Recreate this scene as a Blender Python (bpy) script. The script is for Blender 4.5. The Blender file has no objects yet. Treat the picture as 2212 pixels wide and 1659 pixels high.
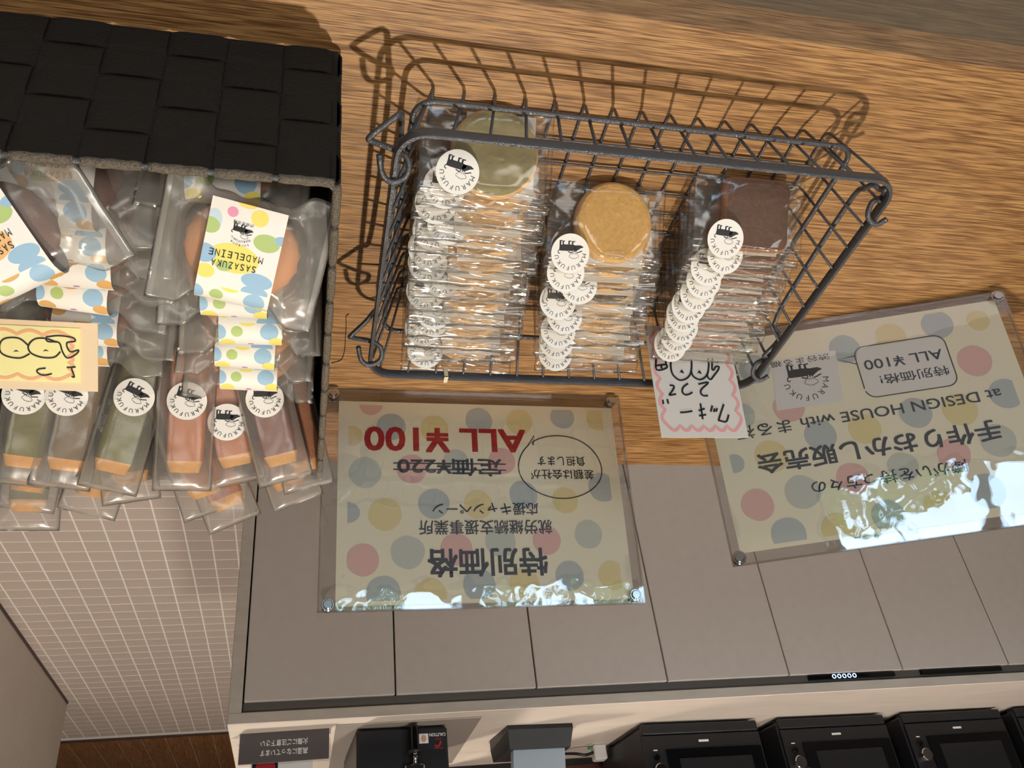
import bpy, math, random
from mathutils import Vector, Matrix, Euler, noise

random.seed(7)
SC = bpy.context.scene
COL = SC.collection
rad = math.radians

# ------------------------------------------------------------------ camera
F_PX, CX, CY = 1860.0, 1106.0, 829.5
ROT = Matrix(((-0.97243993, -0.20725161, 0.10680517),      # rows: image right, image down, forward
              (-0.03379859, 0.57855762, 0.81494094),
              (-0.23069077, 0.78887125, -0.56961735)))
CAM = Vector((0.0, 0.0, 1.43))
cam_data = bpy.data.cameras.new('camera')
cam = bpy.data.objects.new('camera', cam_data)
COL.objects.link(cam)
cam_data.sensor_width = 36.0
cam_data.lens = F_PX / 2212.0 * 36.0
cam_data.clip_start = 0.02
m = Matrix.Identity(4)
for i in range(3):
    m[i][0] = ROT[0][i]; m[i][1] = -ROT[1][i]; m[i][2] = -ROT[2][i]
m.translation = CAM
cam.matrix_world = m
SC.camera = cam

# ------------------------------------------------------------------ view, world, lights
SC.view_settings.view_transform = 'Standard'
SC.view_settings.look = 'None'
SC.view_settings.exposure = 0.0
SC.view_settings.gamma = 1.0
SC.view_settings.use_curve_mapping = False
try:
    SC.cycles.transparent_max_bounces = 40
    SC.cycles.max_bounces = 8
    SC.cycles.caustics_reflective = False
    SC.cycles.caustics_refractive = False
except Exception:
    pass
world = bpy.data.worlds.new('sky')
SC.world = world
world.use_nodes = True
wn = world.node_tree.nodes
wl = world.node_tree.links
bg = wn['Background']
bg.inputs[0].default_value = (0.52, 0.74, 1.0, 1)
bg.inputs[1].default_value = 7.0


def lamp(name, kind, loc, energy, color, target=None, size=0.03, cone=70, blend=0.5, sx=None, sy=None):
    d = bpy.data.lights.new(name, kind)
    d.energy = energy
    d.color = color
    if kind == 'SPOT':
        d.spot_size = rad(cone); d.spot_blend = blend; d.shadow_soft_size = size
    elif kind == 'POINT':
        d.shadow_soft_size = size
    elif kind == 'AREA':
        d.shape = 'RECTANGLE'; d.size = sx; d.size_y = sy
    o = bpy.data.objects.new(name, d)
    COL.objects.link(o)
    o.location = loc
    if target is not None:
        v = Vector(target) - Vector(loc)
        o.rotation_euler = v.to_track_quat('-Z', 'Y').to_euler()
    return o


WARM = (1.0, 0.90, 0.74)
lamp('ceiling_spot_counter', 'SPOT', (-0.34, 0.76, 3.10), 150, WARM, (-0.10, 0.58, 0.9), 0.022, 56, 1.0)
lamp('ceiling_spot_counter_side', 'SPOT', (1.17, 0.62, 3.10), 9, WARM, (0.9, 0.6, 0.9), 0.03, 95, 0.6)
lamp('ceiling_spot_counter_far', 'SPOT', (-1.90, 0.90, 3.10), 18, WARM, (-1.7, 0.6, 0.9), 0.03, 90, 0.6)
lamp('kitchen_fill_spot', 'SPOT', (-0.6, 1.15, 3.1), 98, (1.0, 0.92, 0.84), (-0.7, 2.45, 0.55), 0.12, 74, 0.45)  # added fill to brighten cabinets and worktop; no fixture known here
lamp('kitchen_fill_spot_far', 'SPOT', (-2.2, 1.15, 3.1), 92, (1.0, 0.92, 0.84), (-2.2, 2.45, 0.55), 0.12, 74, 0.45)  # second added fill, further along the cabinet row
lamp('passage_fill_spot', 'SPOT', (0.55, 3.6, 3.1), 150, (1.0, 0.91, 0.80), (0.6, 4.0, 0.0), 0.12, 120, 0.6)  # unseen fill added to lift the tiled passage
lamp('cafe_fill', 'AREA', (-1.5, -1.7, 3.25), 54, (1.0, 0.95, 0.87), (-0.6, 0.8, 0.8), sx=2.4, sy=1.0)  # made-up soft fill behind the viewer, brightening the sign fronts
lamp('cafe_fill_side', 'AREA', (1.0, -1.7, 3.25), 36, (1.0, 0.95, 0.87), (0.0, 0.8, 0.8), sx=2.0, sy=1.0)  # companion to the added fill, on the other side of the viewer
p_ = lamp('window_daylight_portal', 'AREA', (-1.06, -2.98, 1.48), 1, (1, 1, 1), (-1.06, 0, 1.48), sx=1.88, sy=0.9)
try:
    p_.data.cycles.is_portal = True
except Exception:
    pass

# ------------------------------------------------------------------ pixel rays (measurements of the photograph)
RT = ROT.transposed()


def ray(px, py):
    return RT @ Vector(((px - CX) / F_PX, (py - CY) / F_PX, 1.0))


def at_z(px, py, z):
    d = ray(px, py)
    return CAM + d * ((z - CAM.z) / d.z)


def at_y(px, py, y):
    d = ray(px, py)
    return CAM + d * (y / d.y)


def on_plane(px, py, p0, n):
    d = ray(px, py)
    return CAM + d * ((p0 - CAM).dot(n) / d.dot(n))


# ------------------------------------------------------------------ materials
def nt(name):
    mt = bpy.data.materials.new(name)
    mt.use_nodes = True
    n = mt.node_tree.nodes
    n.clear()
    out = n.new('ShaderNodeOutputMaterial')
    return mt, n, mt.node_tree.links, out


def srgb(r, g, b):
    f = lambda c: (c / 255 / 12.92) if c / 255 <= 0.04045 else ((c / 255 + 0.055) / 1.055) ** 2.4
    return (f(r), f(g), f(b), 1.0)


def pbr(name, col, rough=0.6, metal=0.0, var=0.0, vscale=40.0, bump=0.0, bscale=200.0, spec=0.5, stretch=(1, 1, 1), emit=0.0, coat=0.0):
    mt, n, l, out = nt(name)
    b = n.new('ShaderNodeBsdfPrincipled')
    l.new(b.outputs[0], out.inputs[0])
    b.inputs['Base Color'].default_value = col
    b.inputs['Roughness'].default_value = rough
    b.inputs['Metallic'].default_value = metal
    b.inputs['Specular IOR Level'].default_value = spec
    b.inputs['Coat Weight'].default_value = coat
    if emit:
        b.inputs['Emission Color'].default_value = col
        b.inputs['Emission Strength'].default_value = emit
    if var or bump:
        tc = n.new('ShaderNodeTexCoord')
        mp = n.new('ShaderNodeMapping')
        mp.inputs['Scale'].default_value = stretch
        l.new(tc.outputs['Object'], mp.inputs['Vector'])
    if var:
        ns = n.new('ShaderNodeTexNoise'); ns.inputs['Scale'].default_value = vscale; ns.inputs['Detail'].default_value = 4
        l.new(mp.outputs[0], ns.inputs['Vector'])
        rp = n.new('ShaderNodeValToRGB')
        rp.color_ramp.elements[0].position = 0.3; rp.color_ramp.elements[1].position = 0.7
        rp.color_ramp.elements[0].color = (col[0] * (1 - var), col[1] * (1 - var), col[2] * (1 - var), 1)
        rp.color_ramp.elements[1].color = (min(1, col[0] * (1 + var)), min(1, col[1] * (1 + var)), min(1, col[2] * (1 + var)), 1)
        l.new(ns.outputs['Fac'], rp.inputs[0]); l.new(rp.outputs[0], b.inputs['Base Color'])
    if bump:
        nb = n.new('ShaderNodeTexNoise'); nb.inputs['Scale'].default_value = bscale; nb.inputs['Detail'].default_value = 3
        l.new(mp.outputs[0], nb.inputs['Vector'])
        bp = n.new('ShaderNodeBump'); bp.inputs['Strength'].default_value = bump; bp.inputs['Distance'].default_value = 0.002
        l.new(nb.outputs['Fac'], bp.inputs['Height']); l.new(bp.outputs[0], b.inputs['Normal'])
    return mt


def wood(name, c1, c2, dark, along='X', rough=0.45, fine=1.0):
    mt, n, l, out = nt(name)
    b = n.new('ShaderNodeBsdfPrincipled'); l.new(b.outputs[0], out.inputs[0])
    b.inputs['Roughness'].default_value = rough
    tc = n.new('ShaderNodeTexCoord')

    def nz(sl, sc, detail=4, dist=0.0):
        mp = n.new('ShaderNodeMapping')
        mp.inputs['Scale'].default_value = (sl, sc, sc) if along == 'X' else (sc, sl, sc)
        l.new(tc.outputs['Object'], mp.inputs['Vector'])
        q = n.new('ShaderNodeTexNoise'); q.inputs['Scale'].default_value = 1.0; q.inputs['Detail'].default_value = detail
        q.inputs['Distortion'].default_value = dist
        l.new(mp.outputs[0], q.inputs['Vector'])
        return q

    def ramp(q, p0, p1, a, c):
        r = n.new('ShaderNodeValToRGB')
        r.color_ramp.elements[0].position = p0; r.color_ramp.elements[1].position = p1
        r.color_ramp.elements[0].color = a; r.color_ramp.elements[1].color = c
        l.new(q.outputs['Fac'], r.inputs[0])
        return r
    base = ramp(nz(2.2, 60 * fine, 5, 0.3), 0.30, 0.70, c1, c2)
    pore = ramp(nz(26 * fine, 900 * fine, 2, 0.15), 0.47, 0.66, (0, 0, 0, 1), (1, 1, 1, 1))
    pore2 = ramp(nz(26 * fine, 360 * fine, 3, 0.15), 0.44, 0.64, (0, 0, 0, 1), (1, 1, 1, 1))
    mx = n.new('ShaderNodeMix'); mx.data_type = 'RGBA'
    l.new(pore.outputs[0], mx.inputs['Factor'])
    l.new(base.outputs[0], mx.inputs['A']); mx.inputs['B'].default_value = dark
    mx2 = n.new('ShaderNodeMix'); mx2.data_type = 'RGBA'
    mm = n.new('ShaderNodeMath'); mm.operation = 'MULTIPLY'; mm.inputs[1].default_value = 0.72
    l.new(pore2.outputs[0], mm.inputs[0]); l.new(mm.outputs[0], mx2.inputs['Factor'])
    l.new(mx.outputs['Result'], mx2.inputs['A']); mx2.inputs['B'].default_value = dark
    l.new(mx2.outputs['Result'], b.inputs['Base Color'])
    bp = n.new('ShaderNodeBump'); bp.inputs['Strength'].default_value = 0.25; bp.inputs['Distance'].default_value = 0.001; bp.invert = True
    l.new(pore.outputs[0], bp.inputs['Height']); l.new(bp.outputs[0], b.inputs['Normal'])
    return mt


def film(name, haze, haze_col, tint, rough=0.1, refl=0.6, base=0.05, wr=0.0, wscale=60):
    """thin clear plastic: mostly see-through, hazy by `haze`, glossy towards grazing angles"""
    mt, n, l, out = nt(name)
    tr = n.new('ShaderNodeBsdfTransparent'); tr.inputs[0].default_value = tint
    last = tr.outputs[0]
    if haze > 0:
        df = n.new('ShaderNodeBsdfDiffuse'); df.inputs[0].default_value = haze_col
        tl = n.new('ShaderNodeBsdfTranslucent'); tl.inputs[0].default_value = haze_col
        hm = n.new('ShaderNodeMixShader'); hm.inputs[0].default_value = 0.4
        l.new(df.outputs[0], hm.inputs[1]); l.new(tl.outputs[0], hm.inputs[2])
        mx = n.new('ShaderNodeMixShader'); mx.inputs[0].default_value = haze
        l.new(tr.outputs[0], mx.inputs[1]); l.new(hm.outputs[0], mx.inputs[2])
        last = mx.outputs[0]
    gl = n.new('ShaderNodeBsdfGlossy'); gl.inputs['Roughness'].default_value = rough
    lw = n.new('ShaderNodeLayerWeight'); lw.inputs['Blend'].default_value = 0.5
    pw = n.new('ShaderNodeMath'); pw.operation = 'POWER'; pw.inputs[1].default_value = 3.0
    ml = n.new('ShaderNodeMath'); ml.operation = 'MULTIPLY_ADD'; ml.inputs[1].default_value = refl; ml.inputs[2].default_value = base
    l.new(lw.outputs['Facing'], pw.inputs[0]); l.new(pw.outputs[0], ml.inputs[0])
    mg = n.new('ShaderNodeMixShader')
    l.new(ml.outputs[0], mg.inputs[0]); l.new(last, mg.inputs[1]); l.new(gl.outputs[0], mg.inputs[2])
    l.new(mg.outputs[0], out.inputs[0])
    if wr:
        tc = n.new('ShaderNodeTexCoord')
        nb = n.new('ShaderNodeTexNoise'); nb.inputs['Scale'].default_value = wscale; nb.inputs['Detail'].default_value = 2
        l.new(tc.outputs['Object'], nb.inputs['Vector'])
        bp = n.new('ShaderNodeBump'); bp.inputs['Strength'].default_value = wr; bp.inputs['Distance'].default_value = 0.004
        l.new(nb.outputs['Fac'], bp.inputs['Height'])
        l.new(bp.outputs[0], gl.inputs['Normal']); l.new(bp.outputs[0], lw.inputs['Normal'])
    return mt


def dotted(name, ground, dots):
    """paper printed with flat coloured dots; UV are metres"""
    mt, n, l, out = nt(name)
    b = n.new('ShaderNodeBsdfPrincipled'); l.new(b.outputs[0], out.inputs[0])
    b.inputs['Roughness'].default_value = 0.55
    uv = n.new('ShaderNodeUVMap')
    prev = None
    for (x, y, rx, ry, c) in dots:
        s = n.new('ShaderNodeVectorMath'); s.operation = 'SUBTRACT'; s.inputs[1].default_value = (x, y, 0)
        l.new(uv.outputs[0], s.inputs[0])
        d = n.new('ShaderNodeVectorMath'); d.operation = 'DIVIDE'; d.inputs[1].default_value = (rx, ry, 1)
        l.new(s.outputs[0], d.inputs[0])
        ln = n.new('ShaderNodeVectorMath'); ln.operation = 'LENGTH'; l.new(d.outputs[0], ln.inputs[0])
        lt = n.new('ShaderNodeMath'); lt.operation = 'LESS_THAN'; lt.inputs[1].default_value = 1.0
        l.new(ln.outputs['Value'], lt.inputs[0])
        mx = n.new('ShaderNodeMix'); mx.data_type = 'RGBA'
        l.new(lt.outputs[0], mx.inputs['Factor'])
        if prev is None:
            mx.inputs['A'].default_value = ground
        else:
            l.new(prev, mx.inputs['A'])
        mx.inputs['B'].default_value = c
        prev = mx.outputs['Result']
    l.new(prev, b.inputs['Base Color'])
    return mt


M = {}
M['oak'] = wood('oak_counter', srgb(172, 127, 78), srgb(190, 145, 93), srgb(110, 72, 38))
M['oak_shaded'] = wood('oak_front_shaded', srgb(128, 104, 72), srgb(142, 116, 80), srgb(100, 78, 52))  # duller oak: shade below the counter edge put into the colour
M['floor_wood'] = wood('brown_floor_boards', srgb(140, 92, 52), srgb(166, 112, 66), srgb(104, 66, 36), along='Y', fine=0.4)
M['panel_wood'] = wood('reddish_wood_panel', srgb(104, 60, 44), srgb(124, 72, 52), srgb(78, 44, 32), along='Y', fine=0.4)
M['tile'] = pbr('pinkish_floor_tile', srgb(196, 178, 166), 0.55, var=0.05, vscale=14, bump=0.1, bscale=90)
M['grout'] = pbr('white_grout', srgb(238, 230, 222), 0.9, bump=0.2, bscale=300)
M['threshold'] = pbr('dark_threshold', srgb(70, 50, 48), 0.5)
M['wall'] = pbr('off_white_plaster', srgb(206, 196, 184), 0.85, var=0.04, vscale=5, bump=0.15, bscale=60)
M['ceiling'] = pbr('ceiling_paint', srgb(120, 112, 104), 0.9)
M['door'] = pbr('grey_cabinet_door', srgb(182, 173, 166), 0.5, var=0.03, vscale=30, bump=0.06, bscale=700)
M['mortar'] = pbr('grey_mortar', srgb(178, 170, 160), 0.7, var=0.08, vscale=12, stretch=(1, 4, 4))
M['worktop'] = pbr('pale_worktop', srgb(226, 210, 194), 0.55, var=0.05, vscale=8, stretch=(0.7, 3, 3))
M['recess'] = pbr('dark_grey_recess', srgb(108, 103, 98), 0.6)
M['black_gap'] = pbr('black_carcass', srgb(24, 22, 22), 0.7)
M['metal'] = pbr('dark_hammered_wire', srgb(84, 84, 88), 0.27, metal=0.4, bump=0.35, bscale=900, spec=0.7)
M['band'] = pbr('black_brown_webbing', srgb(42, 38, 34), 0.8, spec=0.15, bump=0.9, bscale=900, stretch=(0.35, 0.35, 1.0))
M['braid'] = pbr('braided_webbing_edge', srgb(112, 102, 88), 0.5, bump=1.0, bscale=800, var=0.35, vscale=700)
M['film'] = film('clear_cellophane', 0.035, srgb(240, 236, 230), (0.98, 0.975, 0.965, 1), 0.11, 0.5, 0.05, 0.12, 40)
M['frost'] = film('frosted_bag_film', 0.20, srgb(232, 228, 222), (0.95, 0.945, 0.935, 1), 0.24, 0.45, 0.055, 0.15, 40)
M['film_seal_glint'] = film('folded_cellophane_glint', 0.18, srgb(250, 244, 236), (0.96, 0.955, 0.945, 1), 0.2, 0.6, 0.24, 0.2, 60)  # folded edge film, whitened to imitate its bright highlight streaks
M['frost_seal'] = film('crimped_bag_edge', 0.45, srgb(232, 228, 222), (0.95, 0.94, 0.93, 1), 0.22, 0.5, 0.22, 0.2, 60)
M['acrylic'] = film('clear_acrylic', 0.0, (1, 1, 1, 1), (0.985, 0.985, 0.985, 1), 0.012, 0.5, 0.105, 0.16, 20)
M['lit_acrylic_edge'] = film('lit_acrylic_edge', 0.18, srgb(236, 226, 216), (0.8, 0.78, 0.76, 1), 0.05, 0.6, 0.12)  # pale haze painted in for light caught along the acrylic edges
M['chrome'] = pbr('chrome_screw', srgb(200, 200, 200), 0.15, metal=1.0)
M['paper'] = pbr('cream_sign_paper', srgb(250, 241, 212), 0.6)
M['white_paper'] = pbr('white_paper', srgb(238, 234, 228), 0.6)
M['liner'] = pbr('greyish_liner_card', srgb(214, 206, 196), 0.7)
M['sticker'] = pbr('white_sticker', srgb(244, 240, 234), 0.45)
M['ink'] = pbr('black_ink', srgb(28, 28, 32), 0.5)
M['ink_blue'] = pbr('dark_blue_grey_ink', srgb(52, 60, 74), 0.5)
M['ink_red'] = pbr('red_ink', srgb(176, 34, 40), 0.5)
M['ink_white'] = pbr('white_ink', srgb(240, 238, 235), 0.5)
M['dot_p'] = pbr('pink_dot', srgb(236, 190, 182), 0.6)
M['dot_b'] = pbr('blue_dot', srgb(192, 199, 196), 0.6)
M['dot_y'] = pbr('yellow_dot', srgb(240, 222, 164), 0.6)
M['dot_g'] = pbr('grey_green_dot', srgb(208, 211, 198), 0.6)
M['cookie_pale'] = pbr('pale_cookie', srgb(228, 184, 130), 0.8, var=0.1, vscale=120, bump=0.5, bscale=260)
M['cookie_tan'] = pbr('tan_cookie', srgb(212, 164, 92), 0.8, var=0.1, vscale=300, bump=0.4, bscale=300)
M['cookie_matcha'] = pbr('matcha_cookie_top', srgb(148, 136, 96), 0.8, var=0.16, vscale=90, bump=0.5, bscale=240)
M['cookie_sesame'] = pbr('speckled_cookie_top', srgb(124, 100, 58), 0.85, var=0.6, vscale=420, bump=0.5, bscale=300)
M['cookie_choc'] = pbr('chocolate_cookie', srgb(104, 74, 58), 0.8, var=0.12, vscale=160, bump=0.5, bscale=260)
M['cookie_choc_side'] = pbr('chocolate_cookie_side', srgb(170, 120, 88), 0.85, var=0.15, vscale=200, bump=0.6, bscale=300)
M['sponge'] = pbr('golden_pink_sponge', srgb(224, 156, 106), 0.6, var=0.08, vscale=50, bump=0.3, bscale=260)
M['sponge_choc'] = pbr('dark_cocoa_sponge', srgb(112, 72, 60), 0.65, var=0.2, vscale=60, bump=0.4, bscale=260)
M['bar_orange'] = pbr('golden_brown_bar', srgb(196, 106, 26), 0.6, var=0.2, vscale=40, bump=0.5, bscale=300)
M['bar_brown'] = pbr('cocoa_brown_bar', srgb(126, 60, 32), 0.6, var=0.2, vscale=40, bump=0.5, bscale=300)
M['bar_green'] = pbr('matcha_green_bar', srgb(108, 102, 18), 0.7, var=0.2, vscale=50, bump=0.5, bscale=300)
M['bar_olive'] = pbr('olive_brown_bar', srgb(108, 80, 28), 0.7, var=0.2, vscale=50, bump=0.5, bscale=300)
M['bar_end'] = pbr('toasted_bar_end', srgb(232, 164, 78), 0.7, var=0.15, vscale=80, bump=0.5, bscale=300)
M['card_yellow'] = pbr('pale_yellow_card', srgb(248, 238, 168), 0.65)
M['card_peach'] = pbr('peach_card', srgb(240, 214, 178), 0.65)
M['card_grey'] = pbr('grey_white_card', srgb(226, 220, 212), 0.65)
M['crayon_pink'] = pbr('pink_marker', srgb(240, 168, 168), 0.7)
M['crayon_orange'] = pbr('salmon_marker', srgb(246, 180, 138), 0.7)
M['black_plastic'] = pbr('black_plastic', srgb(26, 26, 29), 0.4, bump=0.05, bscale=600)
M['black_glass'] = pbr('black_glass', srgb(14, 14, 16), 0.08)
M['charcoal'] = pbr('charcoal_sign', srgb(84, 78, 78), 0.5)
M['mat_grey'] = pbr('grey_tray_mat', srgb(160, 150, 140), 0.35)
M['slate_blue'] = pbr('grey_blue_panel', srgb(150, 164, 174), 0.5)
M['white_plastic'] = pbr('white_plastic', srgb(226, 222, 216), 0.5)
M['cream_tie'] = pbr('cream_tie', srgb(226, 214, 178), 0.5)
M['led'] = pbr('blue_white_led', srgb(170, 205, 255), 0.5, emit=3.0)
M['green_plastic'] = pbr('green_plastic', srgb(40, 140, 90), 0.5)
M['skin_print'] = pbr('printed_hand', srgb(214, 160, 140), 0.6)
M['leaf'] = pbr('tree_leaves', srgb(90, 130, 50), 0.7, var=0.3, vscale=6)
M['bark'] = pbr('tree_bark', srgb(90, 72, 58), 0.8)
M['glass'] = film('window_glass', 0.0, (1, 1, 1, 1), (0.98, 0.99, 0.985, 1), 0.0, 0.4, 0.03)
BLUE = srgb(160, 196, 224); YEL = srgb(246, 230, 120); GRN = srgb(184, 206, 130); PNK = srgb(238, 160, 190)
ORG = srgb(226, 176, 110); PUR = srgb(180, 110, 190); WHT = srgb(246, 242, 236)
# u across the label, v along it: front 0..0.064, bend beyond
DOTS_L = [(-.0195, .040, .005, .007, srgb(206, 226, 236)), (-.021, .0365, .006, .005, GRN), (-.0095, .0475, .0032, .0032, PNK), (.0065, .0475, .0052, .0052, YEL),
          (.0135, .0335, .0080, .0056, GRN), (.0225, .037, .005, .003, BLUE), (-.0035, .0195, .0150, .0092, YEL), (-.021, .019, .007, .006, BLUE),
          (-.0185, .008, .0055, .0045, YEL), (-.0085, .0135, .0048, .0034, GRN), (.0125, .0085, .0095, .0050, BLUE), (.0125, .001, .0082, .0042, BLUE),
          (-.0225, .0615, .0055, .006, BLUE), (-.0095, .0605, .0042, .0042, GRN), (.0135, .0605, .0066, .0066, BLUE), (-.0165, .0715, .0055, .0045, YEL),
          (.0185, .0695, .0055, .0045, YEL), (.0, .0730, .0022, .0010, PUR), (-.002, .0540, .0055, .0025, YEL), (-.012, .0820, .005, .005, YEL)]
DOTS_C = [(a, b, c, d, ORG if e in (YEL,) else e) for (a, b, c, d, e) in DOTS_L]
DOTS_C[6] = (-.0035, .0195, .0150, .0092, srgb(240, 190, 130))
M['label_yellow'] = dotted('yellow_dotted_label', WHT, DOTS_L)
M['label_orange'] = dotted('orange_dotted_label', WHT, DOTS_C)


# ------------------------------------------------------------------ mesh helpers
class MB:
    def __init__(s):
        s.v = []; s.f = []; s.mi = []; s.uv = {}

    def add(s, vs, fs, mi=0):
        o = len(s.v)
        s.v += [tuple(v) for v in vs]
        s.f += [tuple(i + o for i in f) for f in fs]
        s.mi += [mi] * len(fs)
        return s

    def box(s, x0, x1, y0, y1, z0, z1, mi=0, bev=0.0):
        if bev <= 0:
            vs = [(x, y, z) for z in (z0, z1) for y in (y0, y1) for x in (x0, x1)]
            return s.add(vs, [(0, 2, 3, 1), (4, 5, 7, 6), (0, 1, 5, 4), (2, 6, 7, 3), (0, 4, 6, 2), (1, 3, 7, 5)], mi)
        b = bev
        ring = lambda e, z: [(x0 + e, y0 + b, z), (x0 + b, y0 + e, z), (x1 - b, y0 + e, z), (x1 - e, y0 + b, z), (x1 - e, y1 - b, z), (x1 - b, y1 - e, z), (x0 + b, y1 - e, z), (x0 + e, y1 - b, z)]
        ring2 = lambda z: [(x0 + b, y0 + b * 1.3, z), (x0 + b * 1.3, y0 + b, z), (x1 - b * 1.3, y0 + b, z), (x1 - b, y0 + b * 1.3, z), (x1 - b, y1 - b * 1.3, z), (x1 - b * 1.3, y1 - b, z), (x0 + b * 1.3, y1 - b, z), (x0 + b, y1 - b * 1.3, z)]
        rings = [ring2(z0), ring(0, z0 + b), ring(0, z1 - b), ring2(z1)]
        return s.loft(rings, mi, cap=True)

    def loft(s, rings, mi=0, cap=False, closed=True):
        n = len(rings[0])
        vs = [p for r in rings for p in r]
        fs = []
        for k in range(len(rings) - 1):
            for i in range(n if closed else n - 1):
                j = (i + 1) % n
                fs.append((k * n + i, k * n + j, (k + 1) * n + j, (k + 1) * n + i))
        if cap:
            fs.append(tuple(range(n - 1, -1, -1)))
            fs.append(tuple((len(rings) - 1) * n + i for i in range(n)))
        return s.add(vs, fs, mi)

    def tube(s, pts, r, seg=8, closed=False, mi=0, flat=None, up=None):
        """sweep along pts; flat=(a,b) gives a box section: a across, b along `up`"""
        P = [Vector(p) for p in pts]
        n = len(P)
        rings = []
        t_prev = None; nrm = None
        for i in range(n):
            a = P[(i - 1) % n] if (closed or i > 0) else P[i]
            c = P[(i + 1) % n] if (closed or i < n - 1) else P[i]
            t = (c - a).normalized()
            if up is not None:
                side = t.cross(Vector(up)).normalized(); nn = side.cross(t).normalized(); bi = side; nrm = nn
            else:
                if nrm is None:
                    q = Vector((0, 0, 1)) if abs(t.z) < 0.9 else Vector((1, 0, 0))
                    nrm = (q - t * q.dot(t)).normalized()
                else:
                    nrm = (nrm - t * nrm.dot(t)).normalized()
                bi = t.cross(nrm)
            if flat:
                a_, b_ = flat[0] / 2, flat[1] / 2
                k = 0.7
                cs = [(a_, b_ * k), (a_ * k, b_), (-a_ * k, b_), (-a_, b_ * k), (-a_, -b_ * k), (-a_ * k, -b_), (a_ * k, -b_), (a_, -b_ * k)]
                rings.append([P[i] + bi * u + nrm * w for u, w in cs])
            else:
                rr = r[i] if isinstance(r, (list, tuple)) else r
                rings.append([P[i] + (bi * math.cos(2 * math.pi * k / seg) + nrm * math.sin(2 * math.pi * k / seg)) * rr for k in range(seg)])
        if closed:
            rings.append(rings[0])
            return s.loft(rings, mi)
        return s.loft(rings, mi, cap=True)

    def cyl(s, c, r, h, axis='z', seg=20, mi=0, r2=None, bev=0.0):
        r2 = r if r2 is None else r2
        prof = [(r, 0), (r2, h)] if not bev else [(r - bev, 0), (r, bev), (r2, h - bev), (r2 - bev, h)]
        rings = []
        for rr, z in prof:
            ring = []
            for k in range(seg):
                a = 2 * math.pi * k / seg
                x, y = rr * math.cos(a), rr * math.sin(a)
                p = (x, y, z) if axis == 'z' else ((x, z, y) if axis == 'y' else (z, x, y))
                ring.append((c[0] + p[0], c[1] + p[1], c[2] + p[2]))
            rings.append(ring)
        return s.loft(rings, mi, cap=True)

    def poly(s, pts, mi=0):
        return s.add(pts, [tuple(range(len(pts)))], mi)

    def ribbon(s, pts, w, z, mi=0, closed=False):
        """flat stroke in the xy plane at height z"""
        P = [Vector((p[0], p[1])) for p in pts]
        n = len(P)
        L = []; R = []
        for i in range(n):
            a = P[(i - 1) % n] if (closed or i > 0) else P[i]
            c = P[(i + 1) % n] if (closed or i < n - 1) else P[i]
            t = (c - a)
            t = t.normalized() if t.length > 1e-9 else Vector((1, 0))
            nn = Vector((-t.y, t.x))
            ww = (w[i] if isinstance(w, (list, tuple)) else w) / 2
            L.append((P[i].x + nn.x * ww, P[i].y + nn.y * ww, z)); R.append((P[i].x - nn.x * ww, P[i].y - nn.y * ww, z))
        fs = []
        for i in range(n if closed else n - 1):
            j = (i + 1) % n
            fs.append((i, j, n + j, n + i))
        return s.add(L + R, fs, mi)

    def mesh(s, name, mats, smooth=False):
        me = bpy.data.meshes.new(name)
        me.from_pydata(s.v, [], s.f)
        for mt in (mats if isinstance(mats, (list, tuple)) else [mats]):
            me.materials.append(mt)
        if any(s.mi):
            me.polygons.foreach_set('material_index', s.mi)
        if smooth is True:
            me.polygons.foreach_set('use_smooth', [True] * len(s.f))
        elif smooth:
            try:
                me.polygons.foreach_set('use_smooth', [True] * len(s.f)); me.set_sharp_from_angle(angle=rad(smooth))
            except Exception:
                pass
        me.update()
        return me

    def build(s, name, mats, parent=None, smooth=False, mw=None):
        return put(name, s.mesh(name, mats, smooth), parent, mw)


def put(name, me, parent=None, mw=None):
    o = bpy.data.objects.new(name, me)
    COL.objects.link(o)
    if parent is not None:
        o.parent = parent
    if mw is not None:
        o.matrix_basis = mw
    return o


def thing(name, label, cat, mw=None, group=None):
    o = bpy.data.objects.new(name, None)
    o.empty_display_size = 0.02
    COL.objects.link(o)
    if mw is not None:
        o.matrix_basis = mw if isinstance(mw, Matrix) else Matrix.Translation(Vector(mw))
    o['label'] = label; o['category'] = cat
    if group:
        o['group'] = group
    return o


def tag(o, label, cat, group=None):
    o['label'] = label; o['category'] = cat
    if group:
        o['group'] = group
    return o


def struct(o):
    o['kind'] = 'structure'
    return o


def frame(p, x, y, z):
    """matrix from origin and three axes"""
    mt = Matrix.Identity(4)
    for i in range(3):
        mt[i][0] = x[i]; mt[i][1] = y[i]; mt[i][2] = z[i]
    mt.translation = p
    return mt


def rrect(x0, x1, y0, y1, r, z, n=6):
    pts = []
    for cx, cy, a0 in ((x1 - r, y0 + r, -90), (x1 - r, y1 - r, 0), (x0 + r, y1 - r, 90), (x0 + r, y0 + r, 180)):
        for k in range(n + 1):
            a = rad(a0 + 90 * k / n)
            pts.append((cx + r * math.cos(a), cy + r * math.sin(a), z))
    return pts


# text -> flat mesh data
_tc = bpy.data.curves.new('glyph_source', 'FONT')
_to = bpy.data.objects.new('glyph_source', _tc)
COL.objects.link(_to)
_tc.resolution_u = 3


def glyphs(s, bold=0.0):
    _tc.body = s; _tc.size = 1.0; _tc.offset = bold
    dg = bpy.context.evaluated_depsgraph_get()
    me = bpy.data.meshes.new_from_object(_to.evaluated_get(dg))
    vs = [(v.co.x, v.co.y) for v in me.vertices]
    fs = [tuple(p.vertices) for p in me.polygons]
    bpy.data.meshes.remove(me)
    return vs, fs


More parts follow.
